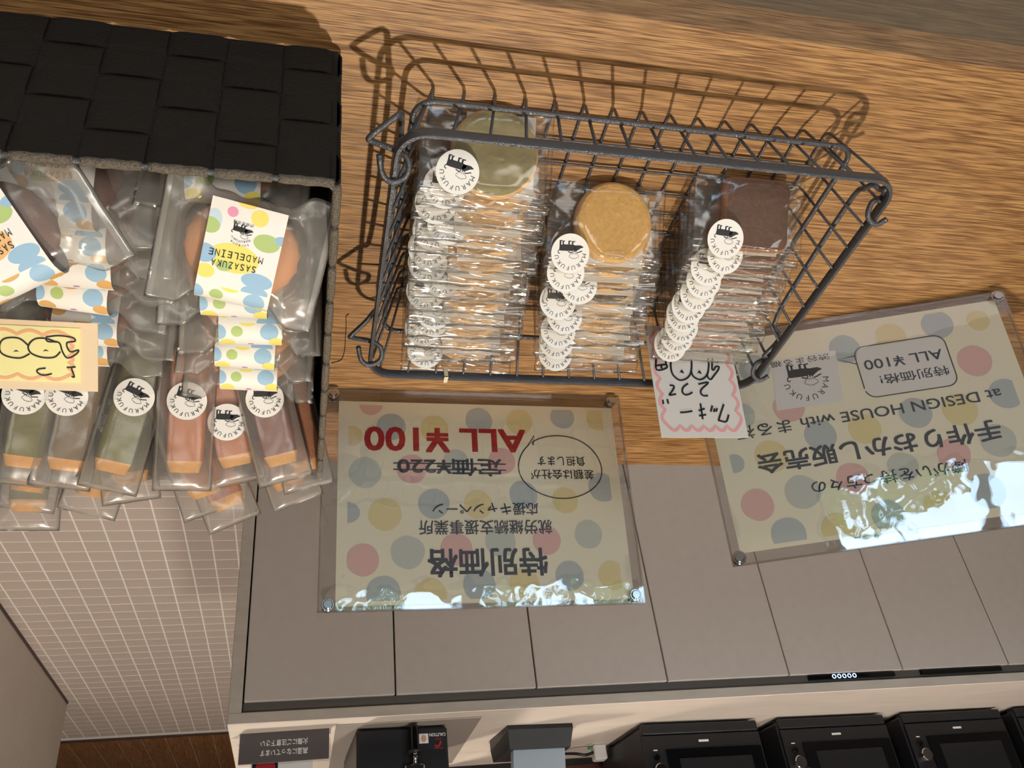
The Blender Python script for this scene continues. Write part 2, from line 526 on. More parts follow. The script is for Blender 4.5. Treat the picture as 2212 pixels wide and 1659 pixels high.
def text(mb, s, x0, x1, y0, y1, z, mi=0, bold=0.0):
    """writing fitted to the box x0..x1, y0..y1; bold thickens the strokes by layering"""
    vs, fs = glyphs(s, 0.0)
    ax = min(v[0] for v in vs); bx = max(v[0] for v in vs); ay = min(v[1] for v in vs); by = max(v[1] for v in vs)
    sx = (x1 - x0) / (bx - ax); sy = (y1 - y0) / (by - ay)
    for k, (dx, dy) in enumerate(((0, 0), (1, 1), (-1, 1), (1, -1), (-1, -1)) if bold else ((0, 0),)):
        mb.add([(x0 + (v[0] - ax + dx * bold) * sx, y0 + (v[1] - ay + dy * bold) * sy, z + k * 2e-6) for v in vs], fs, mi)


def blob(cx, cy, r, z, n=26, seed=0, clip=None, jit=0.05):
    pts = []
    for k in range(n):
        a = 2 * math.pi * k / n
        q = r * (1 + jit * noise.noise(Vector((math.cos(a) * 1.3 + seed * 7.1, math.sin(a) * 1.3, seed * 3.3))))
        pts.append((cx + q * math.cos(a), cy + q * math.sin(a)))
    if clip:
        for ax, lim, sg in ((0, clip[0], 1), (0, clip[1], -1), (1, clip[2], 1), (1, clip[3], -1)):
            out = []
            for i in range(len(pts)):
                a, b = pts[i], pts[(i + 1) % len(pts)]
                ia, ib = sg * (a[ax] - lim) >= 0, sg * (b[ax] - lim) >= 0
                if ia: out.append(a)
                if ia != ib:
                    t = (lim - a[ax]) / (b[ax] - a[ax])
                    out.append((a[0] + t * (b[0] - a[0]), a[1] + t * (b[1] - a[1])))
            pts = out
            if len(pts) < 3:
                return None
    return [(p[0], p[1], z) for p in pts]


def smooth_pts(pts, n=6, closed=False):
    """Catmull-Rom through pts"""
    P = [Vector(p) for p in pts]
    out = []
    m_ = len(P)
    for i in range(m_ if closed else m_ - 1):
        if closed:
            p0, p1, p2, p3 = P[(i - 1) % m_], P[i], P[(i + 1) % m_], P[(i + 2) % m_]
        else:
            p0, p1, p2, p3 = P[max(i - 1, 0)], P[i], P[i + 1], P[min(i + 2, m_ - 1)]
        for k in range(n):
            t = k / n
            out.append(0.5 * ((2 * p1) + (p2 - p0) * t + (2 * p0 - 5 * p1 + 4 * p2 - p3) * t * t + (3 * p1 - p0 - 3 * p2 + p3) * t ** 3))
    if not closed:
        out.append(P[-1])
    return out


# the shop emblem: a cow in a cook's hat, unit radius, legs downwards (x right, y up)
def cow(mb, cx, cy, s, z, mi=0):
    c = lambda x, y: (cx - (x - 718) / 247 * s, cy + (y - 995) / 247 * s, z)
    mb.poly([c(*p) for p in ((578, 888), (572, 950), (590, 960), (690, 963), (738, 962), (770, 950), (796, 930), (800, 898), (760, 888), (720, 884), (640, 882))], mi)
    for a, b, t, f in ((576, 597, 832, 614), (613, 632, 838, 643), (688, 708, 838, 727), (733, 754, 843, 778)):
        mb.poly([c(*p) for p in ((a, 890), (a, t), (f, t - 3), (f, t + 9), (b, t + 12), (b, 890))], mi)
    mb.poly([c(*p) for p in ((758, 905), (800, 892), (850, 893), (886, 912), (878, 922), (850, 930), (822, 948), (795, 966), (762, 966), (752, 940))], mi)
    strokes = [([(582, 945), (562, 962), (560, 984), (574, 993), (584, 985)], 11), ([(688, 970), (706, 978), (724, 984), (744, 984)], 12), ([(798, 986), (826, 980), (850, 968), (870, 964)], 12),
               ([(746, 958), (744, 978)], 11), ([(766, 960), (766, 978)], 11), ([(788, 960), (790, 978)], 11)]
    hat = [(728, 988), (802, 992), (806, 1008), (824, 1018), (824, 1038), (806, 1046), (792, 1050), (778, 1060), (762, 1052), (744, 1058), (730, 1044), (708, 1040), (704, 1020), (718, 1008), (728, 988)]
    for p, w in strokes:
        mb.ribbon([c(*q) for q in p], w / 247 * s, z, mi)
    mb.ribbon([c(*q) for q in hat], 5 / 247 * s, z, mi)
    for q in (742, 764, 786):
        mb.ribbon([c(q, 996), c(q + 1, 1008)], 4 / 247 * s, z, mi)


def arc_word(mb, word, cx, cy, r, h, z, a0, a1, mi=0, bold=0.0):
    n = len(word)
    for k, ch in enumerate(word):
        a = rad(a0 + (a1 - a0) * k / (n - 1))
        vs, fs = glyphs(ch, bold)
        ax = min(v[0] for v in vs); bx = max(v[0] for v in vs)
        ca, sa = math.cos(a - math.pi / 2), math.sin(a - math.pi / 2)
        out = []
        for v in vs:
            x, y = (v[0] - (ax + bx) / 2) * h, v[1] * h + r
            out.append((cx + x * ca - y * sa, cy + x * sa + y * ca, z))
        mb.add(out, fs, mi)


def emblem(mb, cx, cy, r, z, mi=0):
    cow(mb, cx, cy, r, z, mi)
    arc_word(mb, 'MARUFUKU', cx, cy, r * 0.62, r * 0.31, z, 172, 14, mi)


# ================================================================== THE ROOM
CZ = 0.903            # top of the oak counter
FLOOR_END = 5.66
b = MB(); b.box(-6.2, 3.2, -3.0, 9.0, -0.06, -0.0010)
floor = struct(b.build('floor', M['grout']))
# tiles: pitch measured from the photograph
TX, TY = 0.0862, 0.0836
rng = random.Random(3)
tb = MB(); tb.box(0, TX - 0.0062, 0, TY - 0.0066, -0.004, 0.0, bev=0.0006)
tmesh = tb.mesh('tile', M['tile'])
vis = []; rest = MB()
for i in range(-12, 22):
    for j in range(-20, 33):
        x0 = 0.406 + i * TX + 0.003; y0 = 3.099 + j * TY + 0.002
        if y0 + TY > FLOOR_END or y0 < 1.0:
            continue
        if x0 + TX * .5 > 1.285 and y0 < 5.0: continue
        c_ = Vector((x0 + TX / 2, y0 + TY / 2, 0)) - CAM
        q = ROT @ c_
        px, py = CX + F_PX * q.x / q.z, CY + F_PX * q.y / q.z
        inview = -40 < px < 560 and 1060 < py < 1659 and q.z > 0 and x0 < 1.15 + max(0, y0 - 4.85)
        if inview:
            vis.append((q.z, x0, y0))
        elif x0 < 1.3:
            rest.box(x0, x0 + TX - 0.0062, y0, y0 + TY - 0.0066, -0.004, 0.0)
vis.sort()
for k, (q, x0, y0) in enumerate(vis):
    if k < 300:
        o = put('tile', tmesh, floor, Matrix.Translation((x0, y0, rng.uniform(-0.0004, 0.0004))))
    else:
        rest.box(x0, x0 + TX - 0.0062, y0, y0 + TY - 0.0066, -0.004, 0.0)
o = rest.build('tile_field', M['tile'], floor); o['kind'] = 'stuff'
b = MB(); b.box(-6.2, 3.2, FLOOR_END - 0.005, FLOOR_END + 0.028, -0.01, 0.006, bev=0.002)
struct(b.build('trim_1', M['threshold']))
o['label'] = 'the remaining pinkish floor tiles'
for k in range(12):
    x = -0.05 + k * 0.135
    b = MB(); b.box(x, x + 0.1335, FLOOR_END + 0.03, 8.9, -0.004, 0.001, bev=0.001)
    b.build('floor_board', M['floor_wood'], floor)

b = MB(); b.box(1.142, 1.29, 1.2, 4.90, 0.0, 2.9)
wr = struct(b.build('wall_right', M['wall']))
b = MB(); b.box(1.137, 1.142, 1.2, 4.895, 0.0, 0.012)
struct(b.build('baseboard_right', M['threshold']))
b = MB(); b.box(1.1395, 1.142, 4.30, 4.303, 0.012, 2.9)
b.build('panel_joint', M['mortar'], wr)
b = MB(); b.box(3.1, 3.2, -3.0, 9.0, 0, 3.3)
struct(b.build('wall_side', M['wall']))
b = MB(); b.box(-6.2, -6.1, -3.0, 9.0, 0, 3.3)
struct(b.build('wall_left', M['wall']))
b = MB(); b.box(-6.2, 3.2, 8.9, 9.0, 0, 3.3)
struct(b.build('wall_back', M['wall']))
b = MB(); b.box(-6.2, 3.2, -3.1, 9.0, 3.3, 3.36)
struct(b.build('ceiling', M['ceiling']))
# street side wall with a long window behind the viewer
b = MB()
b.box(-6.2, 3.2, -3.1, -3.0, 0, 1.03); b.box(-6.2, 3.2, -3.1, -3.0, 1.93, 3.3)
b.box(-6.2, -2.0, -3.1, -3.0, 1.03, 1.93); b.box(-0.12, 3.2, -3.1, -3.0, 1.03, 1.93)
struct(b.build('wall_front', M['wall']))
w_ = struct(MB().box(-2.0, -0.12, -3.052, -3.046, 1.03, 1.93).build('window_1', M['glass']))
b = MB()
for x, w in ((-2.0, 0.06), (-1.42, 0.05), (-0.90, 0.11), (-0.18, 0.06)):
    b.box(x, x + w, -3.08, -3.01, 1.03, 1.93)
b.box(-2.0, -0.12, -3.08, -3.01, 1.03, 1.07); b.box(-2.0, -0.12, -3.08, -3.01, 1.89, 1.93)
b.build('window_frame', M['black_plastic'], w_)
b = MB(); b.box(-14, 12, -22, -3.1, -0.4, -0.3)
struct(b.build('ground', M['mortar']))
for k, (x, y, h, r) in enumerate(((-2.2, -6.0, 1.5, 0.75), (-0.3, -6.6, 1.35, 0.6), (0.9, -5.6, 1.45, 0.7), (2.6, -6.4, 1.6, 0.8), (-4.4, -6.6, 1.5, 0.8))):
    t = thing('street_tree', ('round leafy street tree outside the window, ' + ('second from one end', 'smallest of the five', 'nearest to the glass', 'tallest of the five', 'at the far end')[k]), 'tree', (x, y, -0.3), 'trees outside the window')
    MB().tube([(0, 0, 0), (0.02, 0, h * 0.5), (0, 0.02, h)], [0.06, 0.05, 0.035]).build('trunk', M['bark'], t, True)
    b = MB(); rr = random.Random(k)
    for q in range(420):
        u, v, w = rr.gauss(0, 1), rr.gauss(0, 1), rr.gauss(0, 1); ln = math.sqrt(u * u + v * v + w * w); d = r * rr.uniform(0.35, 1) ** 0.5
        p = Vector((u / ln * d, v / ln * d, h + w / ln * d * 0.8)); a = Vector((rr.uniform(-1, 1), rr.uniform(-1, 1), rr.uniform(-1, 1))).normalized() * 0.08; e = a.orthogonal().normalized() * 0.045
        b.add([p - a, p + e, p + a, p - e], [(0, 1, 2, 3)])
    o = b.build('crown', M['leaf'], t); o['kind'] = 'stuff'

# ------------------------------------------------------------------ oak counter
ct = thing('oak_counter', 'long oak counter with straight grain carrying both baskets and signs', 'counter', (0, 0, 0))
b = MB(); b.box(-2.6, 1.12, 0.30, 0.898, CZ - 0.038, CZ, bev=0.0012); b.build('countertop', M['oak'], ct)
b = MB(); b.box(-2.6, 1.12, 0.312, 0.33, 0.08, CZ - 0.049, bev=0.001); b.build('front_panel', M['oak_shaded'], ct)
b = MB(); b.box(-2.6, 1.12, 0.325, 0.86, 0.0, CZ - 0.038); b.build('carcass', M['black_gap'], ct)

# ------------------------------------------------------------------ back counter: cabinets, worktop, end panel
BY = 2.237
PITCH = 0.3705
nums = ('first', 'second', 'third', 'fourth', 'fifth', 'sixth', 'seventh', 'eighth')
for k in range(8):
    xr = 0.127 - k * PITCH; xl = xr - PITCH
    t = thing('base_cabinet', 'flat grey handleless base cabinet, ' + nums[k] + ' counting from the tiled passage', 'cabinet', ((xl + xr) / 2, BY, 0), 'grey base cabinets under the pale worktop')
    hw = PITCH / 2
    b = MB(); b.box(-hw, hw, 0.022, 0.60, 0.06, 0.822); b.box(-hw + .002, hw - .002, 0.05, 0.55, 0.0, 0.06); b.build('carcass', M['black_gap'], t)
    b = MB(); b.box(-hw + 0.002, hw - 0.002, 0.0, 0.02, 0.085, 0.797, bev=0.0015); b.build('door', M['door'], t)
    b = MB(); b.box(-hw, hw, 0.012, 0.0225, 0.797, 0.8225); b.build('handle_recess', M['recess'], t)
    if k in (4, 5, 6):
        b = MB(); b.box(-hw + 0.03, hw - 0.06, 0.002, 0.013, 0.800, 0.8125, bev=0.001); dp = b.build('display_panel', M['black_glass'], t)
        dp['label'] = 'black glass display strip above the door'
        if k == 4:
            for q in range(5):
                b = MB(); x = -0.02 + q * 0.0165
                pts = [(x + 0.0052 * math.cos(a), 0.0012, 0.8062 + 0.0052 * math.sin(a)) for a in [2 * math.pi * i / 16 for i in range(16)]]
                b.tube(pts, 0.0011, 6, True); b.build('lit_ring', M['led'], dp)
b = MB(); b.box(-4.2, 0.160, BY - 0.004, BY + 0.64, 0.823, 0.850, 0, 0.0015)
wt = b.build('worktop', [M['mortar'], M['worktop']])
for p in wt.data.polygons:
    if p.normal.z > 0.6: p.material_index = 1
tag(wt, 'pale worktop with grey front edge above the row of grey cabinets', 'worktop')
b = MB(); b.box(0.129, 0.160, BY - 0.004, BY + 0.62, 0.0, 0.823, bev=0.0015)
tag(b.build('end_panel', M['mortar']), 'light grey upright end panel beside the tiled passage', 'panel')
b = MB(); b.box(-4.2, -0.40, BY + 0.645, BY + 0.72, 0.0, 3.3)
struct(b.build('wall_kitchen', M['panel_wood']))
b = MB(); b.box(-4.2, -0.41, BY + 0.625, BY + 0.643, 0.8505, 0.868, bev=0.002)
struct(b.build('trim_2', M['black_plastic']))

WZ = 0.850
# black hot-warning plate
p0 = Vector((0.0255, 2.319, WZ)); ang = math.atan2(0.007, 0.212)
t = thing('warning_plate', 'charcoal tent plate with two lines of white Japanese writing on the pale worktop', 'sign', Matrix.Translation(p0) @ Matrix.Rotation(ang, 4, 'Z'))
b = MB(); b.box(-0.108, 0.108, 0.0, 0.003, 0.0, 0.072, bev=0.0008); b.build('face', M['charcoal'], t)
b = MB(); b.box(-0.112, 0.110, 0.0034, 0.0054, 0.0, 0.076); b.box(-0.112, 0.110, -0.001, 0.05, 0.0, 0.0015); b.build('clear_holder', M['acrylic'], t)
b = MB()
text(b, '高温になっています', -0.056, 0.058, 0.042, 0.057, 0.0, 0, 0.006)
text(b, '火傷にご注意下さい', -0.056, 0.058, 0.0195, 0.0345, 0.0, 0, 0.006)
o = b.build('writing', M['ink_white'], t, mw=Matrix.Translation((0, -0.0004, 0)) @ Matrix.Rotation(rad(90), 4, 'X'))
# info card behind it
t = thing('photo_card', 'small white printed card with a red photo behind the charcoal plate', 'card', Matrix.Translation((0.03, 2.36, WZ)) @ Matrix.Rotation(ang, 4, 'Z'))
b = MB(); b.box(-0.075, 0.075, 0, 0.002, 0, 0.13); b.build('paper', M['white_paper'], t)
b = MB(); b.box(0.01, 0.072, -0.0006, 0.0, 0.03, 0.125); b.build('photo', M['black_plastic'], t)
b = MB(); b.poly([(0.040 + 0.024 * math.cos(a), -0.0009, 0.075 + 0.02 * math.sin(a)) for a in [2 * math.pi * i / 20 for i in range(20)]]); b.build('printed_fruit', M['ink_red'], t)
# tray mat under the dispenser
t = MB(); t.box(-0.470, -0.098, 2.284, 2.80, WZ, WZ + 0.003, bev=0.001)
tag(t.build('tray_mat', M['mat_grey']), 'grey see-through mat lying under the black hot drink machine', 'mat')
# hot drink machine
t = thing('drink_machine', 'black boxy hot drink machine with a lever tap and caution sticker', 'machine', Matrix.Translation((-0.267, 2.322, WZ + 0.003)) @ Matrix.Rotation(rad(-2.5), 4, 'Z'))
b = MB(); b.box(-0.117, 0.117, 0.0, 0.33, 0.004, 0.42, bev=0.006); b.build('body', M['black_plastic'], t)
for sx in (-0.1, 0.1):
    for sy in (0.03, 0.3):
        MB().cyl((sx, sy, 0), 0.012, 0.006).build('foot', M['black_plastic'], t)
b = MB(); b.cyl((-0.026, -0.026, 0.006), 0.0115, 0.062, bev=0.003); lv = b.build('tap_handle', M['black_glass'], t, 40)
MB().tube([(-0.026 + 0.017 * math.cos(a), -0.026 + 0.017 * math.sin(a), 0.071) for a in [2 * math.pi * i / 20 for i in range(20)]], 0.004, 8, True).build('collar', M['black_plastic'], lv, True)
MB().cyl((-0.026, -0.026, 0.068), 0.006, 0.03).build('spindle', M['chrome'], lv, True)
b = MB(); b.box(-0.05, 0.0, -0.022, 0.0, 0.098, 0.116, bev=0.003); b.build('tap_body', M['chrome'], t)
b = MB(); b.box(-0.112, -0.040, -0.0012, 0.0, 0.012, 0.062); st = b.build('caution_sticker', M['ink'], t)
b = MB(); b.box(-0.066, -0.042, -0.0018, -0.0012, 0.022, 0.046, bev=0.0003)
b.build('picture', M['ink_white'], st)
b = MB(); b.poly([(-0.054 + 0.007 * math.cos(a), -0.0021, 0.034 + 0.009 * math.sin(a)) for a in [2 * math.pi * i / 14 for i in range(14)]]); b.build('printed_finger', M['skin_print'], st)
b = MB(); text(b, 'CAUTION', -0.1115, -0.069, 0.022, 0.030, 0, 0, 0.01)
b.build('caution_writing', M['ink_white'], st, mw=Matrix.Translation((0, -0.0016, 0)) @ Matrix.Rotation(rad(90), 4, 'X') @ Matrix.Scale(1, 4))
b = MB(); text(b, 'HOT', -0.100, -0.083, 0.033, 0.039, 0, 0, 0.01)
b.ribbon([(-0.103, 0.059), (-0.080, 0.0585)], 0.0016, 0); b.ribbon([(-0.082, 0.052), (-0.09, 0.055), (-0.096, 0.05), (-0.098, 0.042)], 0.005, 0)
b.build('hot_writing', M['ink_red'], st, mw=Matrix.Translation((0, -0.0016, 0)) @ Matrix.Rotation(rad(90), 4, 'X'))
# card reader / touch terminal
t = thing('payment_terminal', 'grey-blue upright terminal with a black wedge foot between the black machines', 'terminal', Matrix.Translation((-0.655, 2.40, WZ)) @ Matrix.Rotation(rad(-5), 4, 'Z'))
b = MB(); b.loft([[(-0.095, 0, 0), (0.095, 0, 0), (0.1, 0.16, 0), (-0.1, 0.16, 0)], [(-0.095, -0.002, 0.012), (0.095, -0.002, 0.012), (0.1, 0.16, 0.03), (-0.1, 0.16, 0.03)], [(-0.088, 0.02, 0.058), (0.088, 0.02, 0.058), (0.095, 0.16, 0.06), (-0.095, 0.16, 0.06)]], 0, True)
b.build('foot', M['black_plastic'], t)
b = MB(); b.loft([[(-0.075, 0.03, 0.058), (0.075, 0.03, 0.058), (0.075, 0.055, 0.058), (-0.075, 0.055, 0.058)], [(-0.075, 0.10, 0.30), (0.075, 0.10, 0.30), (0.075, 0.125, 0.30), (-0.075, 0.125, 0.30)]], 0, True)
b.build('screen_panel', M['slate_blue'], t)
# plug
t = thing('power_plug', 'white power plug with a short black cord on the worktop', 'plug', (-0.915, 2.70, WZ))
b = MB(); b.box(-0.018, 0.022, -0.02, 0.02, 0.0, 0.045, bev=0.004); b.build('plug_body', M['white_plastic'], t)
b = MB(); b.tube(smooth_pts([(0.018, -0.005, 0.02), (0.05, -0.01, 0.028), (0.08, 0.0, 0.02), (0.13, 0.06, 0.006), (0.2, 0.10, 0.004)]), 0.0045); b.build('cord', M['black_plastic'], t, True)
b = MB(); b.tube([(0.03, -0.03, 0.012), (0.045, -0.03, 0.014)], 0.004); b.build('green_pin_cover', M['green_plastic'], t)

# microwaves
mwl = ('black microwave oven beside the white power plug', 'middle one of the three nearly whole black microwave ovens', 'black microwave oven between the middle one and the cut-off one', 'black microwave oven cut off by the edge of the photo')
for k, (x, y) in enumerate(((-1.152, 2.455), (-1.604, 2.485), (-2.055, 2.512), (-2.50, 2.53))):
    t = thing('microwave_oven', mwl[k], 'microwave', Matrix.Translation((x, y, WZ)) @ Matrix.Rotation(rad(-4.5 + k), 4, 'Z'), 'microwave ovens on the worktop')
    hw = 0.19
    b = MB(); b.box(-hw, hw, 0.012, 0.32, 0.012, 0.27, bev=0.008); b.build('casing', M['black_plastic'], t)
    for sx in (-0.16, 0.16):
        for sy in (0.05, 0.28):
            MB().cyl((sx, sy, 0), 0.014, 0.014).build('foot', M['black_plastic'], t)
    b = MB(); b.box(-hw, hw, 0.0, 0.014, 0.008, 0.036, bev=0.003); b.build('plinth_strip', M['black_plastic'], t)
    b = MB(); b.box(-hw, hw, 0.0, 0.013, 0.039, 0.268, bev=0.002); d = b.build('door', M['black_plastic'], t)
    b = MB(); b.box(-hw + .006, hw - 0.062, -0.003, 0.001, 0.078, 0.262, bev=0.001); b.build('window', M['black_glass'], d)
    b = MB(); b.box(-hw + .045, hw - 0.10, -0.0045, -0.002, 0.105, 0.235, bev=0.001); b.build('inner_screen', M['black_plastic'], d)
    b = MB(); b.box(-0.016, 0.016, -0.001, 0.001, 0.056, 0.062); b.build('badge', M['white_plastic'], d)
    MB().cyl((hw - 0.031, -0.018, 0.135), 0.019, 0.018, 'y', 24, bev=0.002).build('knob', M['chrome'], d, 40)
    MB().cyl((hw - 0.031, -0.005, 0.098), 0.009, 0.006, 'y', 18, bev=0.001).build('button', M['black_glass'], d, 40)
    b = MB(); b.box(hw - 0.037, hw - 0.025, -0.0012, 0.001, 0.078, 0.081); b.build('mark', M['white_plastic'], d)


# ================================================================== SIGN HOLDERS
def pose_matrix(v, s=1.0):
    w = Vector(v[:3]); a = w.length
    R = Matrix.Rotation(a, 4, w.normalized())
    p = CAM + Vector(v[3:6]) * s
    return Matrix.Translation(p) @ R @ Matrix.Scale(s, 4)


DOT = {'p': 'dot_p', 'b': 'dot_b', 'y': 'dot_y', 'g': 'dot_g'}


def sign(name, label, mw, fr, dots, clip, screws):
    """local x right, y up the page, z towards the reader; mm in, metres out"""
    t = thing(name, label, 'sign', mw)
    u0, u1, v0, v1 = [q / 1000 for q in fr]
    for z0, z1, nm in ((0.0012, 0.0042, 'front_sheet'), (-0.0044, -0.0014, 'back_sheet')):
        b = MB(); b.box(u0, u1, v0, v1, z0, z1, bev=0.0006); b.build(nm, M['acrylic'], t)
    b = MB()
    for x0, x1, y0, y1 in ((u0, u1, v0, v0 + 0.0016), (u0, u1, v1 - 0.0016, v1), (u0, u0 + 0.0016, v0, v1), (u1 - 0.0016, u1, v0, v1)):
        b.box(x0, x1, y0, y1, -0.0009, 0.0009)
    b.build('lit_sheet_edge', M['lit_acrylic_edge'], t)  # pale strips standing in for the glow of edge-lit sheets
    b = MB(); b.loft([[(u0 + 0.06, v0, -0.0046), (u1 - 0.06, v0, -0.0046), (u1 - 0.06, v0, -0.0070), (u0 + 0.06, v0, -0.0070)], [(u0 + 0.06, v0 + .012, -0.05), (u1 - 0.06, v0 + .012, -0.05), (u1 - 0.06, v0 + .0095, -0.05), (u0 + 0.06, v0 + .0095, -0.05)]], 0, True)
    b.build('rear_foot', M['acrylic'], t)
    b = MB(); b.box(-0.1485, 0.1485, 0.0, 0.210, -0.0006, -0.0001); pg = b.build('poster', M['paper'], t)
    b = MB()
    order = ['p', 'b', 'y', 'g']
    for k, (u, v, r, c) in enumerate(dots):
        q = blob(u / 1000, v / 1000, r / 1000, 0.00005 + 0.00001 * (k % 5), seed=k, clip=clip)
        if q: b.poly(q, order.index(c))
    b.build('printed_dots', [M[DOT[c]] for c in order], pg)
    for u, v in screws:
        b = MB(); u /= 1000; v /= 1000
        b.cyl((u, v, 0.0042), 0.0062, 0.0016, bev=0.0005); b.cyl((u, v, 0.0058), 0.0046, 0.0018, bev=0.0008); b.cyl((u, v, -0.0074), 0.0055, 0.003)
        b.build('corner_screw', M['chrome'], t, 40)
    return t, pg


V1 = [1.38438079, 0.00558585, 0.00412439, -0.18059038, 0.74978636, -0.51264186]
V2 = [1.33808049, 0.24861365, 0.28497753, -0.5179359, 0.57563086, -0.50404009]
d1 = [(115.9, 2.7, 12.3, 'p'), (94.9, 27.9, 15.0, 'b'), (49.9, 28.8, 15.0, 'y'), (2.0, 18.4, 14.5, 'b'), (-42.6, 19.6, 14.5, 'y'), (-90.9, 12.4, 13.6, 'b'), (-131.5, 14.3, 13.2, 'y'), (134.8, 38.7, 10.6, 'y'), (121.5, 78.0, 16.2, 'g'), (74.6, 73.7, 15.5, 'p'), (28.8, 64.7, 13.2, 'g'), (-20.1, 64.1, 14.5, 'p'), (-128.2, 92.2, 15.9, 'b'), (52.7, 110.3, 15.9, 'b'), (7.6, 111.1, 15.0, 'y'), (-40.8, 100.6, 15.0, 'b'), (-85.2, 106.7, 14.1, 'y'), (101.8, 121.1, 16.7, 'y'), (137.1, 119.4, 10.6, 'b'), (123.4, 166.4, 15.9, 'p'), (79.8, 159.5, 16.7, 'g'), (31.6, 157.2, 16.2, 'p'), (-13.5, 149.4, 15.9, 'g'), (-61.7, 149.0, 15.0, 'p'), (-106.7, 143.1, 15.0, 'g'), (103.7, 198.8, 16.7, 'b'), (58.9, 202.2, 16.7, 'y'), (10.4, 193.0, 16.2, 'b'), (-34.9, 192.4, 15.5, 'y'), (-82.8, 185.2, 15.0, 'b'), (-127.8, 186.0, 15.0, 'y')]
d2 = [(-126.8, 19.1, 10.8, 'y'), (-87.9, 16.9, 15.1, 'b'), (-41.5, 22.7, 15.1, 'y'), (5.3, 27.2, 15.1, 'b'), (-110.7, 60.0, 16.1, 'p'), (-127.4, 97.2, 15.1, 'b'), (95.5, 33.6, 15.1, 'b'), (72.3, 78.1, 15.1, 'p'), (-41.7, 102.6, 15.1, 'b'), (-82.2, 106.0, 16.1, 'y'), (118.2, 79.6, 12.9, 'g'), (50.3, 110.3, 15.2, 'b'), (8.4, 110.6, 15.1, 'y'), (-106.2, 140.8, 16.1, 'g'), (-63.4, 147.5, 15.1, 'p'), (99.8, 123.8, 15.8, 'y'), (135.5, 125.6, 9.5, 'b'), (31.7, 156.4, 15.1, 'p'), (80.3, 162.3, 16.1, 'g'), (123.0, 168.1, 15.1, 'p'), (-15.6, 152.5, 14.1, 'g'), (101.5, 199.5, 16.1, 'b'), (56.8, 201.2, 15.2, 'y'), (-37.5, 194.4, 15.1, 'y'), (-81.8, 186.1, 16.1, 'b'), (10, 195.5, 15.1, 'b'), (-110.8, 195.5, 12.9, 'y')]
CL = (-0.137, 0.1385, 0.004, 0.206)
s1, pg = sign('sign_holder', 'clear screwed sign stand with red price writing, beside the woven basket', pose_matrix(V1), (-159, 165, -12.5, 215), d1, CL, ((155.5, 209), (-148.3, 207), (-148.3, -6.5), (154.5, -6.5)))
ZP = 0.00022
mm = lambda *a: [q / 1000 for q in a]
b = MB()
T = lambda s, u0, u1, v0, v1, bold=0.0, z=ZP: text(b, s, u0 / 1000, u1 / 1000, v0 / 1000, v1 / 1000, z, 0, bold)
T('特別価格', -60.3, 60.4, 157, 184.2, .022)
T('就労継続支援事業所', -68.3, 68.4, 127.7, 142.2, .012)
T('応援キャンペーン', -55.4, 54.4, 109.4, 122.3, .012)
T('定価¥220', -19.3, 88.7, 62, 80.8, .018)
b.ribbon([(-.0243, .0675), (.0933, .0675)], .0014, ZP); b.ribbon([(-.0243, .0742), (.0933, .0742)], .0014, ZP)
b.build('dark_writing', M['ink_blue'], pg)
b = MB(); T('ALL ¥100', -47, 121.6, 28.6, 54.6, .022); b.build('red_writing', M['ink_red'], pg)
b = MB()
T('差額は会社が', -119.8, -50.4, 72.8, 83.6, .01); T('負担します', -111.3, -58.7, 58.0, 68.8, .01)
el = [(-.0835 + .0458 * math.cos(a) * (1 + .02 * math.sin(3 * a)), .0695 + .0352 * math.sin(a)) for a in [rad(-42 + 352 * i / 60) for i in range(61)]]
b.ribbon(el, .0012, ZP); b.ribbon([el[0], (-.0574, .0346), (-.0555, .0455), el[-1]], .0012, ZP)
b.build('speech_bubble', M['ink'], pg)

s2, pg = sign('sign_holder', 'clear screwed sign stand under the wire basket corner, showing an emblem and wide headline', pose_matrix(V2, 1.024), (-158.5, 157.5, -7.5, 221), d2, CL, ((151, 214.5), (-150, 214), (-150, -1.0), (151, -1.0)))
s2['label'] = 'turned clear sign stand behind the wire basket, printed with a boxed price bubble and emblem'
b = MB()
T('障がいを持つ方々の', -71.4, 70.8, 153.5, 166, .008)
T('手作りおかし販売会', -111.7, 114.3, 120.5, 140, .02)
T('at DESIGN HOUSE with まる福', -123.3, 127, 90, 103.5, .008)
T('特別価格!', -84.2, -19, 60, 70, .008); T('ALL ¥100', -83.4, -8.4, 42.5, 53, .008)
b.build('dark_writing', M['ink_blue'], pg)
b = MB(); b.poly([(.0145, .0268, .00013), (.0778, .0288, .00013), (.0842, .0798, .00013), (.0203, .0802, .00013)]); b.poly([(q[0], q[1], .00013) for q in rrect(-.088, -.004, .029, .080, .009, 0)])
b.build('white_patch', M['white_paper'], pg)
b = MB()
rr_ = [(q[0], q[1]) for q in rrect(-.0895, -.0022, .0276, .0812, .010, 0)]
b.ribbon(rr_[8:] + rr_[:8], .0011, ZP)
b.ribbon([(-.0022, .045), (.0141, .0373), (-.0022, .036)], .0011, ZP)
b.build('speech_bubble', M['ink_blue'], pg)
b = MB(); emblem(b, .050, .0525, .0265, ZP); text(b, '渋谷まる福', .0213, .0789, .0288, .0352, ZP, 0, .006)
b.build('emblem', M['ink'], pg)

